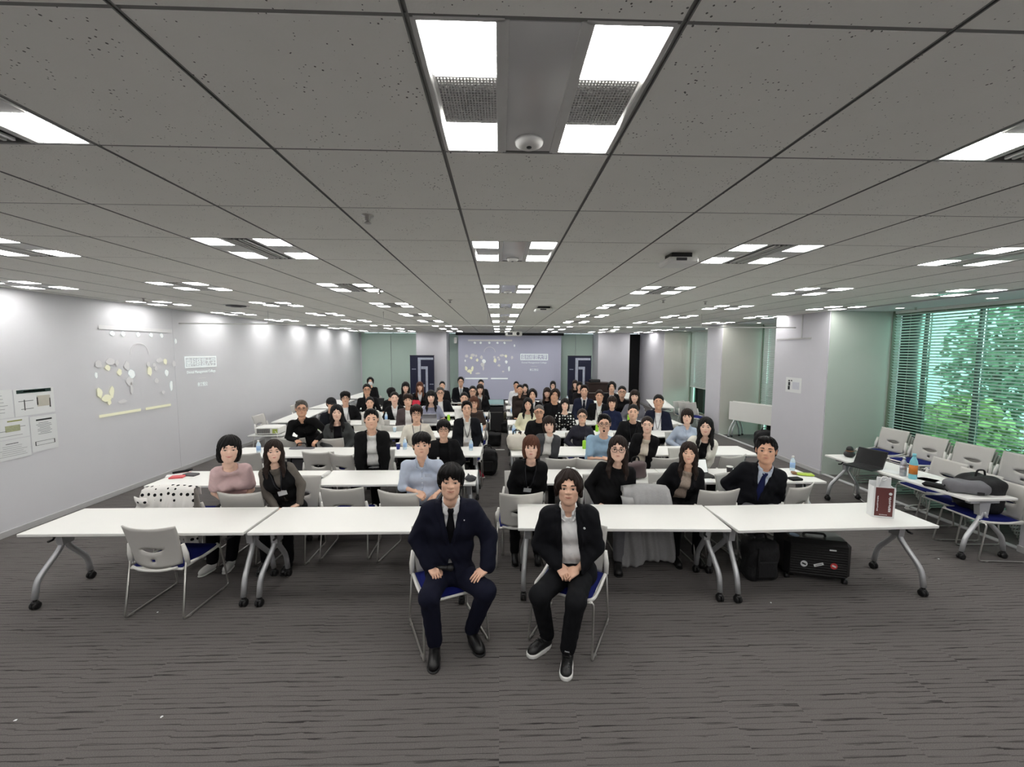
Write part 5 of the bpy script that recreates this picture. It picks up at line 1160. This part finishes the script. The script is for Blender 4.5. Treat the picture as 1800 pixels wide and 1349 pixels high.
flat_unit(1.40, 3.24, 'white box-shaped ceiling unit on a black mount, nearest'); flat_unit(.76, 7.15, 'dark flat ceiling unit past the middle column lights', 1.3)
t = thing('ceiling_projector', 'white projector hung from the ceiling before the screen', 'projector', (.47, 13.9, CZ))
MB().tube([(0, 0, 0), (0, 0, -.12)], .02).build('mount_pole', M_LAMPFRAME, t); MB().box((0, 0, -.2), (.56, .40, .15), b=.03).build('casing', M_PLASTIC, t); l = MB().lathe([(.055, 0), (.055, .03), (.04, .035)], 14, (.14, -.2, -.2), Matrix.Rotation(PI/2, 3, 'X')).build('lens', M_BLACK, t); MB().box((-.12, -.202, -.2), (.16, .006, .08)).build('vent', M_DARKMETAL, t)
t = thing('wall_speaker', 'small white box speaker at the corner of the screen', 'speaker', (-1.9, 17.8, 2.78)); MB().box((0, 0, 0), (.12, .12, .26), b=.015).build('casing', M_PLASTIC, t); MB().box((0, -.062, 0), (.09, .006, .2)).build('grille', M_LAMPFRAME, t)
for i, (px, py) in enumerate(((646, 378), (791, 527), (667, 510), (252, 524), (1166, 527), (1240, 530), (1610, 540))):
    p = atz(px, py, CZ); t = thing('sprinkler', 'small ceiling sprinkler, '+['nearest the camera', 'beside the middle lights', 'between middle and wall lights', 'by the plain wall', 'window side of the middle lights', 'farther on the window side', 'over the window strip'][i], 'sprinkler', p)
    MB().lathe([(.035, 0), (.035, -.006), (.015, -.008), (.015, -.03), (0, -.032)], 12).build('escutcheon', M_CHROME, t); MB().lathe([(.002, -.03), (.02, -.045), (.02, -.047), (.0, -.05)], 10).build('deflector', M_CHROME, t)
for px, py in ((415, 537), ):
    p = atz(px, py, CZ); t = thing('ceiling_vent', 'round dark ceiling diffuser near the plain wall lights', 'vent', p); MB().lathe([(.16, 0), (.15, -.02), (.1, -.015), (.08, -.03), (.0, -.02)], 18).build('cone', M_DARKMETAL, t); MB().lathe([(.2, 0), (.2, -.006), (.16, -.008)], 18).build('ring', M_LAMPFRAME, t)
# floor strips
for y0, y1, n in ((4.5, 7.52, 3), (9.0, 11.3, 4)): struct(MB().box((6.22, (y0+y1)/2, .012), (.075, y1-y0, .024), b=.006).build('trim_%d' % n, M_BASE))
p = atz(870, 791.5, 0); tag(MB().box((0, 0, .006), (.46, .07, .012), b=.004).build('floor_cable_cover', mat('aluminium', (214, 214, 210), .4, metal=.4), None, p), 'white metal cable cover lying across the aisle', 'cable cover')

# ------------------------------------------------------------------ bottles, cups, bags and other small things
M_PET = mat('clear_plastic', (206, 224, 236), .1, var=.02, spec=.5); M_BLUEL = mat('blue_label', (150, 182, 222), .5, var=.2); M_GREENL = mat('lime_green_pack', (150, 204, 58), .4, var=.1); M_ALU = mat('aluminium_bottle', (176, 176, 182), .3, metal=.7); M_AQUA = mat('aqua_plastic', (128, 200, 214), .3); M_ORANGE = mat('orange_label', (206, 122, 44), .5, var=.3, scale=40); M_CUPB = mat('blue_cup', (52, 62, 140), .5); M_CUPD = mat('dark_cup', (44, 42, 44), .5)
TT = TH
def bottle(p, label, body, lab, cap, h=.21, r=.032, group=None):
    t = thing('drink_bottle', label, 'bottle', p, 0, group)
    MB().lathe([(r*.9, 0), (r, .008), (r, h*.62), (r*.85, h*.72), (r*.42, h*.86), (r*.40, h*.90)], 14).build('bottle_body', body, t)
    MB().lathe([(r*1.02, h*.2), (r*1.02, h*.56)], 14).build('label_band', lab, t); MB().lathe([(r*.46, h*.89), (r*.46, h), (0, h)], 12).build('cap', cap, t)
def cup(p, label, m, lid, h=.10, r=.036):
    t = thing('paper_cup', label, 'cup', p); MB().lathe([(r*.72, 0), (r, h), (r*.93, h), (r*.7, .01), (0, .01)], 16).build('cup_body', m, t); MB().lathe([(r*1.04, h-.004), (r*1.04, h+.004), (r*.9, h+.006)], 16).build('rim', lid, t)
def B_(px, py):                   # a spot on a table top, kept inside the table it belongs to
    v = atz(px, py, TT)
    if v.x > 4.5: return v
    y0 = min(ROWS, key=lambda y: abs(v.y-y-.3)); v.y = min(max(v.y, y0+.08), y0+.50)
    v.x = min(max(v.x, -4.18), -.36) if v.x < -.05 else min(max(v.x, .24), 4.04)
    return v
for px, py, l in ((455, 796, 'clear water bottle behind the woman in pink, third row table'), (712, 790, 'clear water bottle beside the blue paper cup'), (828, 792, 'clear water bottle at the aisle end of the third row'), (849, 762, 'clear water bottle at the aisle end of the fourth row'),
                  (679, 740, 'clear water bottle near the white blouse'), (851, 738, 'clear water bottle beside the black laptop'), (899.5, 727, 'clear water bottle on the right aisle end, left of a close pair'), (904.5, 727, 'clear water bottle on the right aisle end, right of a close pair'), (903, 763, 'white bottle behind the dark cup at the aisle'), (772, 827, 'clear bottle beside the light blue shirt sleeve'),
                  (852, 709, 'small clear bottle by the far aisle, left one'), (857, 712, 'small clear bottle by the far aisle, right one'), (990, 700, 'small bottle before the second banner'), (1417, 826, 'clear bottle near the lime snack pack')):
    bottle(B_(px, py), l, M_PET, M_BLUEL if py > 710 else M_PET, M_PLASTIC, .2 if py > 720 else .17)
bottle(B_(1587, 837), 'plain aluminium bottle on the window-side table', M_ALU, M_ALU, M_ALU, .25, .036); bottle(B_(1604, 842), 'aqua bottle with orange label on the window-side table', M_AQUA, M_ORANGE, M_AQUA, .33, .042)
def carton(p, label):
    t = thing('drink_can', label, 'drink', p); MB().lathe([(.030, 0), (.033, .01), (.033, .125), (.028, .138), (.0, .138)], 14).build('can_body', M_GREENL, t); MB().tube([(.008, 0, .135), (.014, 0, .2)], .004, 6).build('straw', M_PLASTIC, t)
for px, py, l in ((562, 760, 'lime green drink with straw beside the smiling woman'), (1027, 789, 'lime green drink with straw beside the pale blue tee'), (790, 738, 'lime green drink on the fifth row near the aisle'), (1046, 756, 'lime green drink behind the pale blue tee man'), (1097, 735, 'lime green pack between the navy blouse and the older man')): carton(B_(px, py), l)
cup(B_(700, 790), 'blue paper cup on the third row table', M_CUPB, M_PLASTIC); cup(B_(697, 757), 'clear plastic cup on the fourth row table', M_PET, M_PLASTIC); cup(B_(905, 762), 'dark coffee cup with white rim at the aisle table', M_CUPD, M_PLASTIC); cup(B_(914, 765), 'small brown cup beside the dark coffee cup', mat('brown_cup', (120, 72, 52), .5), M_CUPD, .06)
cup(B_(1282, 835), 'dark paper coffee cup beside the tablet', M_CUPD, M_PLASTIC, .11, .040); cup(B_(846, 712), 'dark blue cup by the far aisle', M_CUPB, M_PLASTIC); cup(B_(800, 700), 'blue cup before the upright suited man', M_CUPB, M_PLASTIC)
# laptops and tablet
def laptop(p, rz, label, m, screen, w=.33, open_=1.9, sz=.22):
    t = thing('laptop', label, 'laptop', p, rz); MB().box((0, 0, .009), (w, sz, .016), b=.004).build('base', m, t); MB().box((0, -.01, .018), (w*.86, sz*.5, .003)).build('keyboard', M_BLACK, t)
    Rm = Matrix.Rotation(-(open_-PI/2), 3, 'X'); c = Vector((0, sz/2, .012))+Rm @ Vector((0, 0, sz/2)); lid = MB().box(c, (w, .008, sz), b=.003, rot=Rm).build('lid', m, t)
    MB().box(c+Rm @ Vector((0, -.0045, 0)), (w*.93, .002, sz*.88), rot=Rm).build('display', screen, lid)
M_SCRW = emit('tablet_screen', (224, 228, 224), .45); M_SCRD = mat('dark_screen', (16, 17, 20), .2)
laptop(B_(1236, 838), .12, 'tablet with white lit page standing on the second row table', M_BLACK, M_SCRW, .27, 1.9, .19)
laptop(B_(1516, 822), -PI/2+.35, 'black laptop open on the window-side table', M_BLACK, M_SCRD, .36, 2.0, .25)
for px, py, rz, l in ((836, 741, 0, 'black laptop at the aisle end of the fifth row'), (664, 714, 0, 'black laptop in front of the bespectacled man in black shirt'), (757, 743, PI, 'silver laptop before the greyish blue blouse')): laptop(B_(px, py), rz, l, M_BLACK if 'silver' not in l else M_ALU, M_SCRD)
tag(MB().box((0, 0, .006), (.21, .15, .012), b=.004).build('notebook', M_BLACK, None, B_(797, 800), .2), 'black notebook on the third row before the bowl-cut man', 'notebook')
# table papers, pouches
def slab(name, p, size, rz, m, label, cat, b=.004): return tag(MB().box((0, 0, size[2]/2), size, b=b).build(name, m, None, p, rz), label, cat)
slab('red_pouch', B_(312, 840), (.16, .11, .02), .3, mat('red_pouch', (206, 84, 88), .5), 'flat red pouch beside a grey case, second row wall end', 'pouch', .008)
slab('grey_case', B_(336, 836), (.18, .10, .025), -.2, mat('grey_case', (78, 76, 78), .6), 'dark grey case beside the red pouch', 'case', .01)
slab('white_folder', B_(293, 836), (.24, .12, .008), .5, M_PAPER, 'white folder at the wall end of the second row', 'folder')
slab('pink_paper', B_(333, 827), (.16, .12, .004), .2, mat('pink_paper', (236, 190, 192), .8), 'pink paper behind the red pouch', 'paper')
t = thing('pen_pouch', 'black pen pouch lying across the white folder', 'pouch', B_(308, 832), .5); MB().tube([(-.10, 0, .02), (.06, 0, .03), (.11, .01, .04)], [.014, .018, .008], 8).build('pouch_body', M_BLACKF, t)
t = thing('cable_box', 'white cable outlet bridging the two second row tables', 'power outlet', (-2.265, 5.25, TT), PI/2); MB().box((.05, 0, .012), (.24, .055, .022), b=.006).build('casing', M_LAMPFRAME, t); MB().tube([(-.07, 0, .012), (-.16, -.01, .012), (-.25, 0, .008), (-.325, .0, -.03)], .006, 6).build('cord', M_DARKMETAL, t)
t = thing('fabric_purse', 'dark grey crumpled purse at the aisle end of the second row', 'purse', B_(829, 846), .3); me = np_mesh('purse_body', *surfnet(lambda P: smin(s_ell(P, (0, 0, .035), (.075, .05, .038)), s_cap(P, (-.02, 0, .05), (-.03, .01, .09), .02, .008), .02)+.004*np.sin(P[:, 0]*90)*np.sin(P[:, 2]*80), (-.1, -.08, -.02), (.1, .08, .12), .006), mat('grey_fabric', (66, 66, 70), .8, bump=.4)); obj('purse_body', me, t)
t = thing('lanyard', 'loose black lanyard with teal card on the second row table', 'lanyard', B_(1284, 843), 0); MB().tube([(-.20, .06, .006), (-.23, .03, .006), (-.15, .02, .006), (.02, -.01, .006), (.12, .0, .006)], .008, 5).build('strap', M_STRAP, t); MB().box((.02, -.045, .004), (.10, .06, .006), b=.002).build('card', mat('teal_card', (88, 132, 136), .4), t)
t = thing('snack_pack', 'lime and yellow snack packet at the window end of the second row', 'snack', B_(1422, 836), -.3); MB().box((0, 0, .015), (.20, .10, .025), b=.012).build('packet', mat('snack_print', (166, 190, 70), .4, var=.5, scale=30), t); MB().box((-.12, .02, .02), (.06, .08, .03), b=.012).build('seal', mat('snack_brown', (128, 92, 58), .5), t)
slab('black_wallet', B_(1400, 845), (.15, .10, .03), .1, M_BLACKF, 'black wallet by the suited man with blue tie', 'wallet', .01)
for px, py, rz, l in ((1297, 836, .05, 'white sheet on the second row beside the coffee cup'), (1232, 842, -.1, 'white sheet under the tablet'), (690, 742, .1, 'printed sheet before the white blouse'), (1060, 752, 0, 'printed sheet behind the pale blue tee'), (990, 760, .2, 'printed sheet before the older man in black tee')): slab('paper_sheet', B_(px, py), (.21, .29, .003), rz, M_PAPER, l, 'paper', 0)
t = thing('tissue', 'crumpled white tissue on the second row table behind the parted-hair man', 'tissue', B_(1005, 826)); me = np_mesh('tissue', *surfnet(lambda P: s_cap(P, (-.06, 0, .03), (.05, 0, .02), .03, .015)+.012*np.sin(P[:, 0]*70+P[:, 1]*50)*np.sin(P[:, 2]*90), (-.12, -.06, -.03), (.12, .06, .08), .006), M_PAPER); obj('tissue', me, t); obj('tissue_fold', MB().box((.03, .02, .02), (.06, .04, .004), rot=Matrix.Rotation(.5, 3, 'Y')).mesh('tissue_fold', M_PAPER), t)
# paper carrier bag on the first row
t = thing('paper_bag', 'white paper bag with maroon printed front standing on the first row table', 'bag', (3.80, 3.86, TT), -.32); M_MAR = mat('maroon_print', (96, 52, 50), .6)
bw, bd_, bh = .175, .10, .31
sh_ = MB().poly([(-bw/2, -bd_/2, 0), (bw/2, -bd_/2, 0), (bw/2, -bd_/2, bh), (-bw/2, -bd_/2, bh)], (0, .003, 0)).poly([(-bw/2, bd_/2, 0), (bw/2, bd_/2, 0), (bw/2, bd_/2, bh+.035), (-bw/2, bd_/2, bh+.035)], (0, .003, 0))
for s in (-1, 1): sh_.poly([(s*bw/2, -bd_/2, 0), (s*bw/2, bd_/2, 0), (s*bw/2, bd_/2, bh), (s*bw/2*.94, 0, bh*.98), (s*bw/2, -bd_/2, bh)], (.003*s, 0, 0))
sh_.box((0, 0, .002), (bw, bd_, .004)); sh_.build('bag_shell', M_PAPER, t)
MB().box((0, -bd_/2-.0015, .16), (bw*.84, .002, .285)).build('printed_front', M_MAR, t)
for x, n, w, s in ((.045, 11, .020, 5), (-.052, 14, .010, 8)):
    R1 = random.Random(s)
    for k in range(n): MB().box((x+R1.uniform(-.002, .002), -bd_/2-.0035, .07+k*.155/n), (w*R1.uniform(.5, 1), .002, .155/n*.62)).build('lettering', M_PAPER, t)
MB().lathe([(.014, -.001), (.014, .001)], 12, (.047, -bd_/2-.0035, .245), Matrix.Rotation(PI/2, 3, 'X')).build('logo_disc', M_PAPER, t)
for k in range(6): MB().box((-.03+k*.011, -bd_/2-.0035, .032), (.008, .002, .005)).build('lettering', M_PAPER, t)
MB().box((.02, .02, bh+.02), (.12, .012, .12), b=.004).build('inner_wrap', M_PAPER, t); MB().tube([(-.02, .0, bh-.02), (-.01, .0, bh+.085), (.03, .0, bh+.095), (.035, 0, bh+.06), (.0, 0, bh+.05)], .006, 6, fil=.02).build('handle', M_PAPER, t)
# suitcase and backpack under the first row
t = thing('suitcase', 'black ribbed hard suitcase with round stickers under the first row table', 'suitcase', (3.28, 4.05, .045), -.27); M_CASE = mat('black_shell', (20, 20, 21), .35, var=.1, spec=.5)
MB().box((0, 0, .20), (.60, .30, .40), b=.045).build('shell', M_CASE, t)
for k in range(12): MB().box((0, -.152, .045+.026*k), (.50, .008, .011), b=.003).build('rib', M_CASE, t)
MB().tube([(-.10, -.03, .405), (-.09, -.03, .43), (.09, -.03, .43), (.10, -.03, .405)], .012, 8, fil=.02).build('carry_handle', M_CASE, t)
for x in (-.26, .26):
    for y in (-.1, .1): MB().lathe([(.012, -.02), (.024, -.02), (.024, .02), (.012, .02)], 12, (x, y, -.021), Matrix.Rotation(PI/2, 3, 'Y')).build('wheel', M_BLACK, t)
def sticker(x, z, m, m2, r=.032, rot=0):
    s = MB().lathe([(r, -.001), (r, .001)], 18, (x, -.1575, z), Matrix.Rotation(PI/2, 3, 'X')).build('sticker', m, t); MB().box((x, -.159, z), (r*1.2, .001, r*.5), rot=Matrix.Rotation(.4, 3, 'Y')).build('sticker_mark', m2, s)
sticker(-.13, .15, M_PAPER, M_INKD); sticker(.135, .155, mat('red_sticker', (206, 72, 72), .5), M_PAPER)
s = MB().box((0, -.1575, .155), (.088, .002, .026), rot=Matrix.Rotation(-.35, 3, 'Y')).build('sticker', M_PAPER, t); MB().box((0, -.159, .155), (.06, .001, .005), rot=Matrix.Rotation(-.35, 3, 'Y')).build('sticker_mark', M_INKD, s)
MB().box((.12, -.153, .315), (.06, .002, .016)).build('name_tag', M_PAPER, t); MB().lathe([(.045, 0), (.045, .002)], 18, (-.19, -.05, .4)).build('top_sticker', mat('blue_sticker', (176, 196, 222), .5, var=.3), t)
def bag(name, p, size, label, m, cat='bag', seed=0, strap=True, lean=0.0):
    t = thing(name, label, cat, p, lean); a, b, c = size[0]/2, size[1]/2, size[2]/2
    def fn(P):
        d = s_box(P, (0, 0, c), (a, b, c), min(a, b, c)*.75); d = smax(d, -(P[:, 2]-.0), .02); return d+.010*np.sin(P[:, 0]*19+seed)*np.sin(P[:, 2]*15+seed*2)+.006*np.sin(P[:, 1]*40+P[:, 2]*31)
    obj('bag_body', np_mesh('bag_body', *surfnet(fn, (-a-.04, -b-.04, -.03), (a+.04, b+.04, 2*c+.05), .014), m), t)
    MB().tube([(-a*.4, 0, 2*c-.02), (-a*.3, 0, 2*c+.06), (a*.3, 0, 2*c+.06), (a*.4, 0, 2*c-.02)], .010, 6, fil=.03).build('handle', M_BLACKF, t)
    if strap:
        MB().tube([(-a*.5, -b-.008, c*1.8), (-a*.55, -b-.02, c), (-a*.5, -b-.01, c*.3)], .012, 6).build('strap', M_BLACKF, t); MB().box((0, -b-.012, c*.75), (a*1.2, .02, c*.8), b=.01).build('front_pocket', m, t)
    return t
M_BAGB = mat('black_nylon', (24, 24, 26), .75, var=.25, bump=.4, bscale=60); M_BAGG = mat('grey_bag_cloth', (112, 112, 116), .85, var=.1, bump=.3, bscale=400)
bag('backpack', (2.70, 4.02, 0), (.34, .24, .42), 'black backpack slumped on the carpet beside the suitcase', M_BAGB, 'backpack', 1)
bag('backpack', atz(857, 838, 0)+Vector((0, .14, 0)), (.36, .26, .50), 'black backpack in the aisle beside the third row', M_BAGB, 'backpack', 2)
bag('tote_bag', atz(866, 786, 0)+Vector((0, .12, 0)), (.42, .20, .34), 'black open tote bag in the aisle behind the backpack', M_BAGB, 'bag', 3, False)
bag('duffel_bag', atz(888, 762, 0)+Vector((0, .12, 0)), (.28, .24, .34), 'black bag standing right of the aisle past the tote', M_BAGB, 'bag', 4, False)
bag('duffel_bag', atz(886, 747, 0)+Vector((.05, .2, 0)), (.34, .24, .36), 'olive camouflage bag right of the aisle', mat('camouflage', (92, 88, 70), .9, var=.6, scale=14), 'bag', 5, False)
bag('duffel_bag', atz(872, 739, 0)+Vector((-.05, .2, 0)), (.40, .28, .50), 'dark red bag on the aisle floor before the cart', mat('wine_red_cloth', (72, 18, 32), .8, var=.2), 'bag', 6, False)
bag('handbag', (1.74, 5.10, TT), (.30, .14, .22), 'mauve brown shoulder bag on the second row table beside the round glasses', mat('mauve_leather', (92, 78, 80), .5), 'bag', 7, False, .3)
bag('cloth_bag', B_(909, 793)+Vector((0, .1, 0)), (.34, .26, .26), 'crumpled cream cloth bag on the third row table at the aisle', mat('cream_cloth', (206, 200, 188), .9, var=.06), 'bag', 8, False)
bag('backpack', atz(516, 826, .45)+Vector((0, .3, -.12)), (.44, .20, .42), 'grey backpack resting on the third row seat beside the vest woman', M_BAGG, 'backpack', 9)
bag('red_bag', B_(735, 712), (.24, .16, .18), 'red bag far back near the first banner', mat('red_cloth', (190, 40, 62), .8), 'bag', 10, False)
t = thing('sneaker', 'red canvas sneaker with white sole on the aisle floor', 'shoe', atz(845, 839, 0), -.9); obj('upper', np_mesh('upper', *surfnet(lambda P: np.maximum(smin(s_ell(P, (.0, 0, .04), (.10, .036, .045)), s_cap(P, (-.06, 0, .05), (-.06, 0, .09), .034, .036), .03), .02-P[:, 2]), (-.14, -.06, 0), (.14, .06, .14), .007), mat('red_canvas', (150, 34, 52), .8)), t); MB().box((.0, 0, .011), (.21, .075, .022), b=.01).build('sole', M_SOLE, t)
bag('trolley_case', atz(1346, 800, 0)+Vector((.12, .25, 0)), (.42, .28, .52), 'black upright case on the floor by the pillar with the paper sign', M_BAGB, 'case', 14, False)
# drapes on two chairs
def drape(name, x, y, label, m, depth, back_len, w, seed):
    def fn(a, b):
        u = (a-.5)*2; s = b*(back_len+.30); zt = .862
        fold = .022*math.sin(a*21+seed)+.012*math.sin(a*47+seed*2)
        yb = -.285
        if s < .26: return Vector((u*w, yb+.075+.012*(1-s/.26), zt-.10*(1-s/.26)))  # inside of the backrest
        q = s-.26
        if q < .06: an = q/.06*PI; return Vector((u*w*(1-.02), yb+.028+.047*math.cos(an), zt+.028*math.sin(an)-.02*u*u))
        d = q-.06; fl_ = min(1, d/.35)
        return Vector((u*(w+.05*fl_)+.02*math.sin(d*9+seed)*fl_, yb-.024-(.03+fold)*fl_-.05*fl_, zt-d-(.02*math.sin(a*9)+.03*math.sin(a*4+seed))*min(1, d*2)))
    V, Fs = sheet(44, 40, fn); me = solidify(to_mesh(name, V, Fs, [m], smooth=True), .006)
    t = thing(name, label, 'garment', (x, y, 0)); obj('cloth', me, t)
    V, Fs = sheet(8, 16, lambda a, b: Vector((-w*.92+(a-.5)*.13+.02*math.sin(b*7), -.355-.02*math.sin(a*PI)-.012*math.sin(b*12), .80-b*.5*back_len-.02*a))); obj('sleeve', solidify(to_mesh('sleeve', V, Fs, [m], smooth=True), .01), t)
drape('grey_cardigan', 1.60, 4.62, 'long grey knitted cardigan hung over a chair back', mat('grey_knit', (168, 168, 168), .95, var=.12, scale=60, bump=.6, bscale=220), 0, .82, .25, 1)
drape('dotted_shirt', -3.55, 4.70, 'white cloth with black dots hung over a chair back', dotted('dotted_white_cloth', (230, 228, 224), (20, 20, 22), 15, .26), 0, .58, .27, 3)
t = thing('scarf', 'lilac cloth hanging off the chair side beside the pale blue tee', 'cloth', (1.27, 5.66, 0)); V, Fs = sheet(8, 12, lambda a, b: Vector(((a-.5)*.09+.015*math.sin(b*8), .01*math.sin(a*12), .78-b*.33))); obj('cloth', solidify(to_mesh('cloth', V, Fs, [mat('lilac_cloth', (150, 150, 190), .9)], smooth=True), .01), t); MB().tube([(-.045, 0, .78), (.045, 0, .785)], .012, 6).build('hem', MATS['lilac_cloth'], t)
# projector on its stand by the plain wall
t = thing('projector_stand', 'small grey projector stand with single column by the plain wall', 'stand', (-4.36, 7.86, 0)); MB().box((0, 0, .752), (.62, .46, .02), b=.004).build('stand_top', M_LAMPFRAME, t); MB().box((-.02, 0, .40), (.16, .10, .68), b=.01).build('column', M_LAMPFRAME, t); MB().box((0, 0, .03), (.5, .4, .05), b=.01).build('foot', M_DARKMETAL, t)
t = thing('projector', 'white projector with slatted side on the stand by the wall', 'projector', (-4.36, 7.86, .762), .06); MB().box((0, 0, .075), (.42, .34, .13), b=.012).build('casing', M_PLASTIC, t)
for k in range(14): MB().box((-.165+.017*k, -.172, .075), (.009, .006, .085)).build('vent_slat', M_DARKMETAL, t)
MB().box((.15, -.172, .07), (.09, .006, .08)).build('socket_panel', mat('socket_lime', (160, 176, 84), .5, var=.4, scale=50), t); MB().tube([(.15, -.17, .07), (.22, -.24, .03), (.24, -.26, -.2), (.2, -.25, -.5)], .006, 6).build('cable', M_PLASTIC, t)
for x in (-.17, .17):
    for y in (-.13, .13): MB().lathe([(.012, 0), (.012, .012), (0, .012)], 8, (x, y, 0)).build('rubber_foot', M_BLACK, t)
# podium and console at the far side, cart in the aisle
t = thing('podium', 'dark brown podium with a pale rule beside the second banner', 'podium', (4.0, 16.6, 0)); M_WOOD = mat('dark_wood', (48, 32, 28), .5, var=.2, scale=6); MB().box((0, 0, .52), (.86, .5, 1.04), b=.01).build('cabinet', M_WOOD, t); MB().box((0, -.02, 1.055), (.94, .58, .035), b=.006).build('podium_top', M_WOOD, t); MB().box((0, -.253, .66), (.80, .008, .02)).build('trim_rule', M_CHROME, t)
t = thing('av_console', 'black console box on the podium', 'console', (3.88, 16.6, 1.0725)); MB().box((0, 0, .06), (.42, .3, .12), b=.015).build('casing', M_BLACK, t); MB().box((0, -.152, .06), (.34, .006, .07)).build('front_panel', M_DARKMETAL, t)
M_TEAL = mat('teal_glass_top', (112, 142, 146), .2, spec=.6)
c0 = atz(875, 722, 0); t = thing('av_cart', 'dark equipment cart with teal slanted top in the far aisle', 'cart', (-.10, 11.75, 0)); MB().box((0, 0, .44), (.44, .40, .74), b=.012).build('cabinet', M_DARKMETAL, t); MB().box((0, .02, .83), (.44, .42, .02), rot=Matrix.Rotation(.35, 3, 'X')).build('slanted_top', M_TEAL, t); MB().box((0, -.19, .78), (.44, .02, .05), b=.004).build('front_lip', M_TEAL, t); MB().box((0, -.206, .6), (.36, .008, .02)).build('door_handle', M_CHROME, t)
for x in (-.18, .18):
    for y in (-.15, .15): MB().ell((x, y, .035), (.03, .03, .035), 8, 6).build('caster', M_BLACK, t)
# things on the window-side table and chairs
t = thing('desk_ornament', 'black rounded figurine-like ornament at the far end of the window-side table', 'ornament', B_(1493, 804)); obj('ornament_body', np_mesh('ornament_body', *surfnet(lambda P: smin(s_ell(P, (0, 0, .05), (.085, .06, .055)), s_ell(P, (0, 0, .125), (.05, .042, .05)), .02), (-.11, -.09, -.02), (.11, .09, .2), .008), M_SHOEB), t); obj('ornament_collar', MB().tube([(.05*math.cos(a*PI/8), .045*math.sin(a*PI/8), .10) for a in range(16)], .008, 6, close=True).mesh('ornament_collar', mat('bronze', (120, 84, 58), .4, metal=.5)), t)
slab('black_pouch', B_(1648, 858), (.12, .26, .05), .5, M_BLACKF, 'black pencil pouch on the window-side table', 'pouch', .02)
t = thing('sling_bag', 'grey fabric sling bag on the near end of the window-side table', 'bag', B_(1697, 866), -.45); obj('bag_body', np_mesh('bag_body', *surfnet(lambda P: s_box(P, (0, 0, .07), (.19, .11, .07), .06)+.006*np.sin(P[:, 0]*30)*np.sin(P[:, 1]*30), (-.23, -.15, -.02), (.23, .15, .17), .011), M_BAGG), t); MB().box((.08, -.112, .03), (.06, .012, .03), b=.004).build('logo_patch', M_BLACK, t); MB().tube([(-.17, 0, .08), (-.22, -.05, .05), (-.2, -.1, .02)], .01, 6).build('strap', M_BLACKF, t)
bag('laptop_bag', (5.72, 4.60, .46), (.30, .42, .44), 'black laptop bag standing on the chair at the window-side table', M_BAGB, 'bag', 12, False)
for px, py, rz, l in ((1620, 842, .5, 'white sheet behind the aqua bottle'), (1640, 846, .2, 'pale sheet beside the black pencil pouch'), (1560, 828, .4, 'white sheet before the black laptop')): slab('paper_sheet', B_(px, py), (.21, .29, .003), rz, M_PAPER, l, 'paper', 0)
t = thing('power_cable', 'grey cable hanging off the window-side table to a coil on the carpet', 'cable', (0, 0, 0)); pts = [B_(1508, 812)+Vector((0, 0, .01)), B_(1499, 818)+Vector((-.03, 0, .0)), atx(1491, 828, 5.16), atx(1503, 848, 5.12), atz(1500, 868, .02), atz(1520, 884, .012), atz(1560, 886, .012), atz(1600, 890, .012)]
MB().tube(pts, .006, 6, fil=.06).build('cord', M_LAMPFRAME, t)
for k in range(3): MB().tube([atz(1610+20*math.cos(a*PI/6)+k*3, 893+5*math.sin(a*PI/6), .012+.01*k) for a in range(12)], .006, 6, close=True).build('coil', M_LAMPFRAME, t)
MB().box(atz(1565, 858, .02), (.30, .06, .035), b=.008, rot=Matrix.Rotation(-1.1, 3, 'Z')).build('power_strip', M_PLASTIC, t)
# paper scraps on the carpet
for i, (px, py) in enumerate(((27, 1267), (284, 1261), (277, 1077), (1650, 983), (1355, 1060), (902, 968))):
    tag(MB().poly([(-.008, -.006, 0), (.009, -.004, 0), (.006, .007, 0), (-.005, .006, 0)], (0, 0, .002)).build('paper_scrap', M_PAPER, None, atz(px, py, .001), i), 'tiny white scrap on the carpet, '+['nearest the plain wall', 'in front of the first left table', 'under the first left chair', 'beside the window-side table leg', 'before the backpack', 'in the middle aisle'][i], 'scrap')
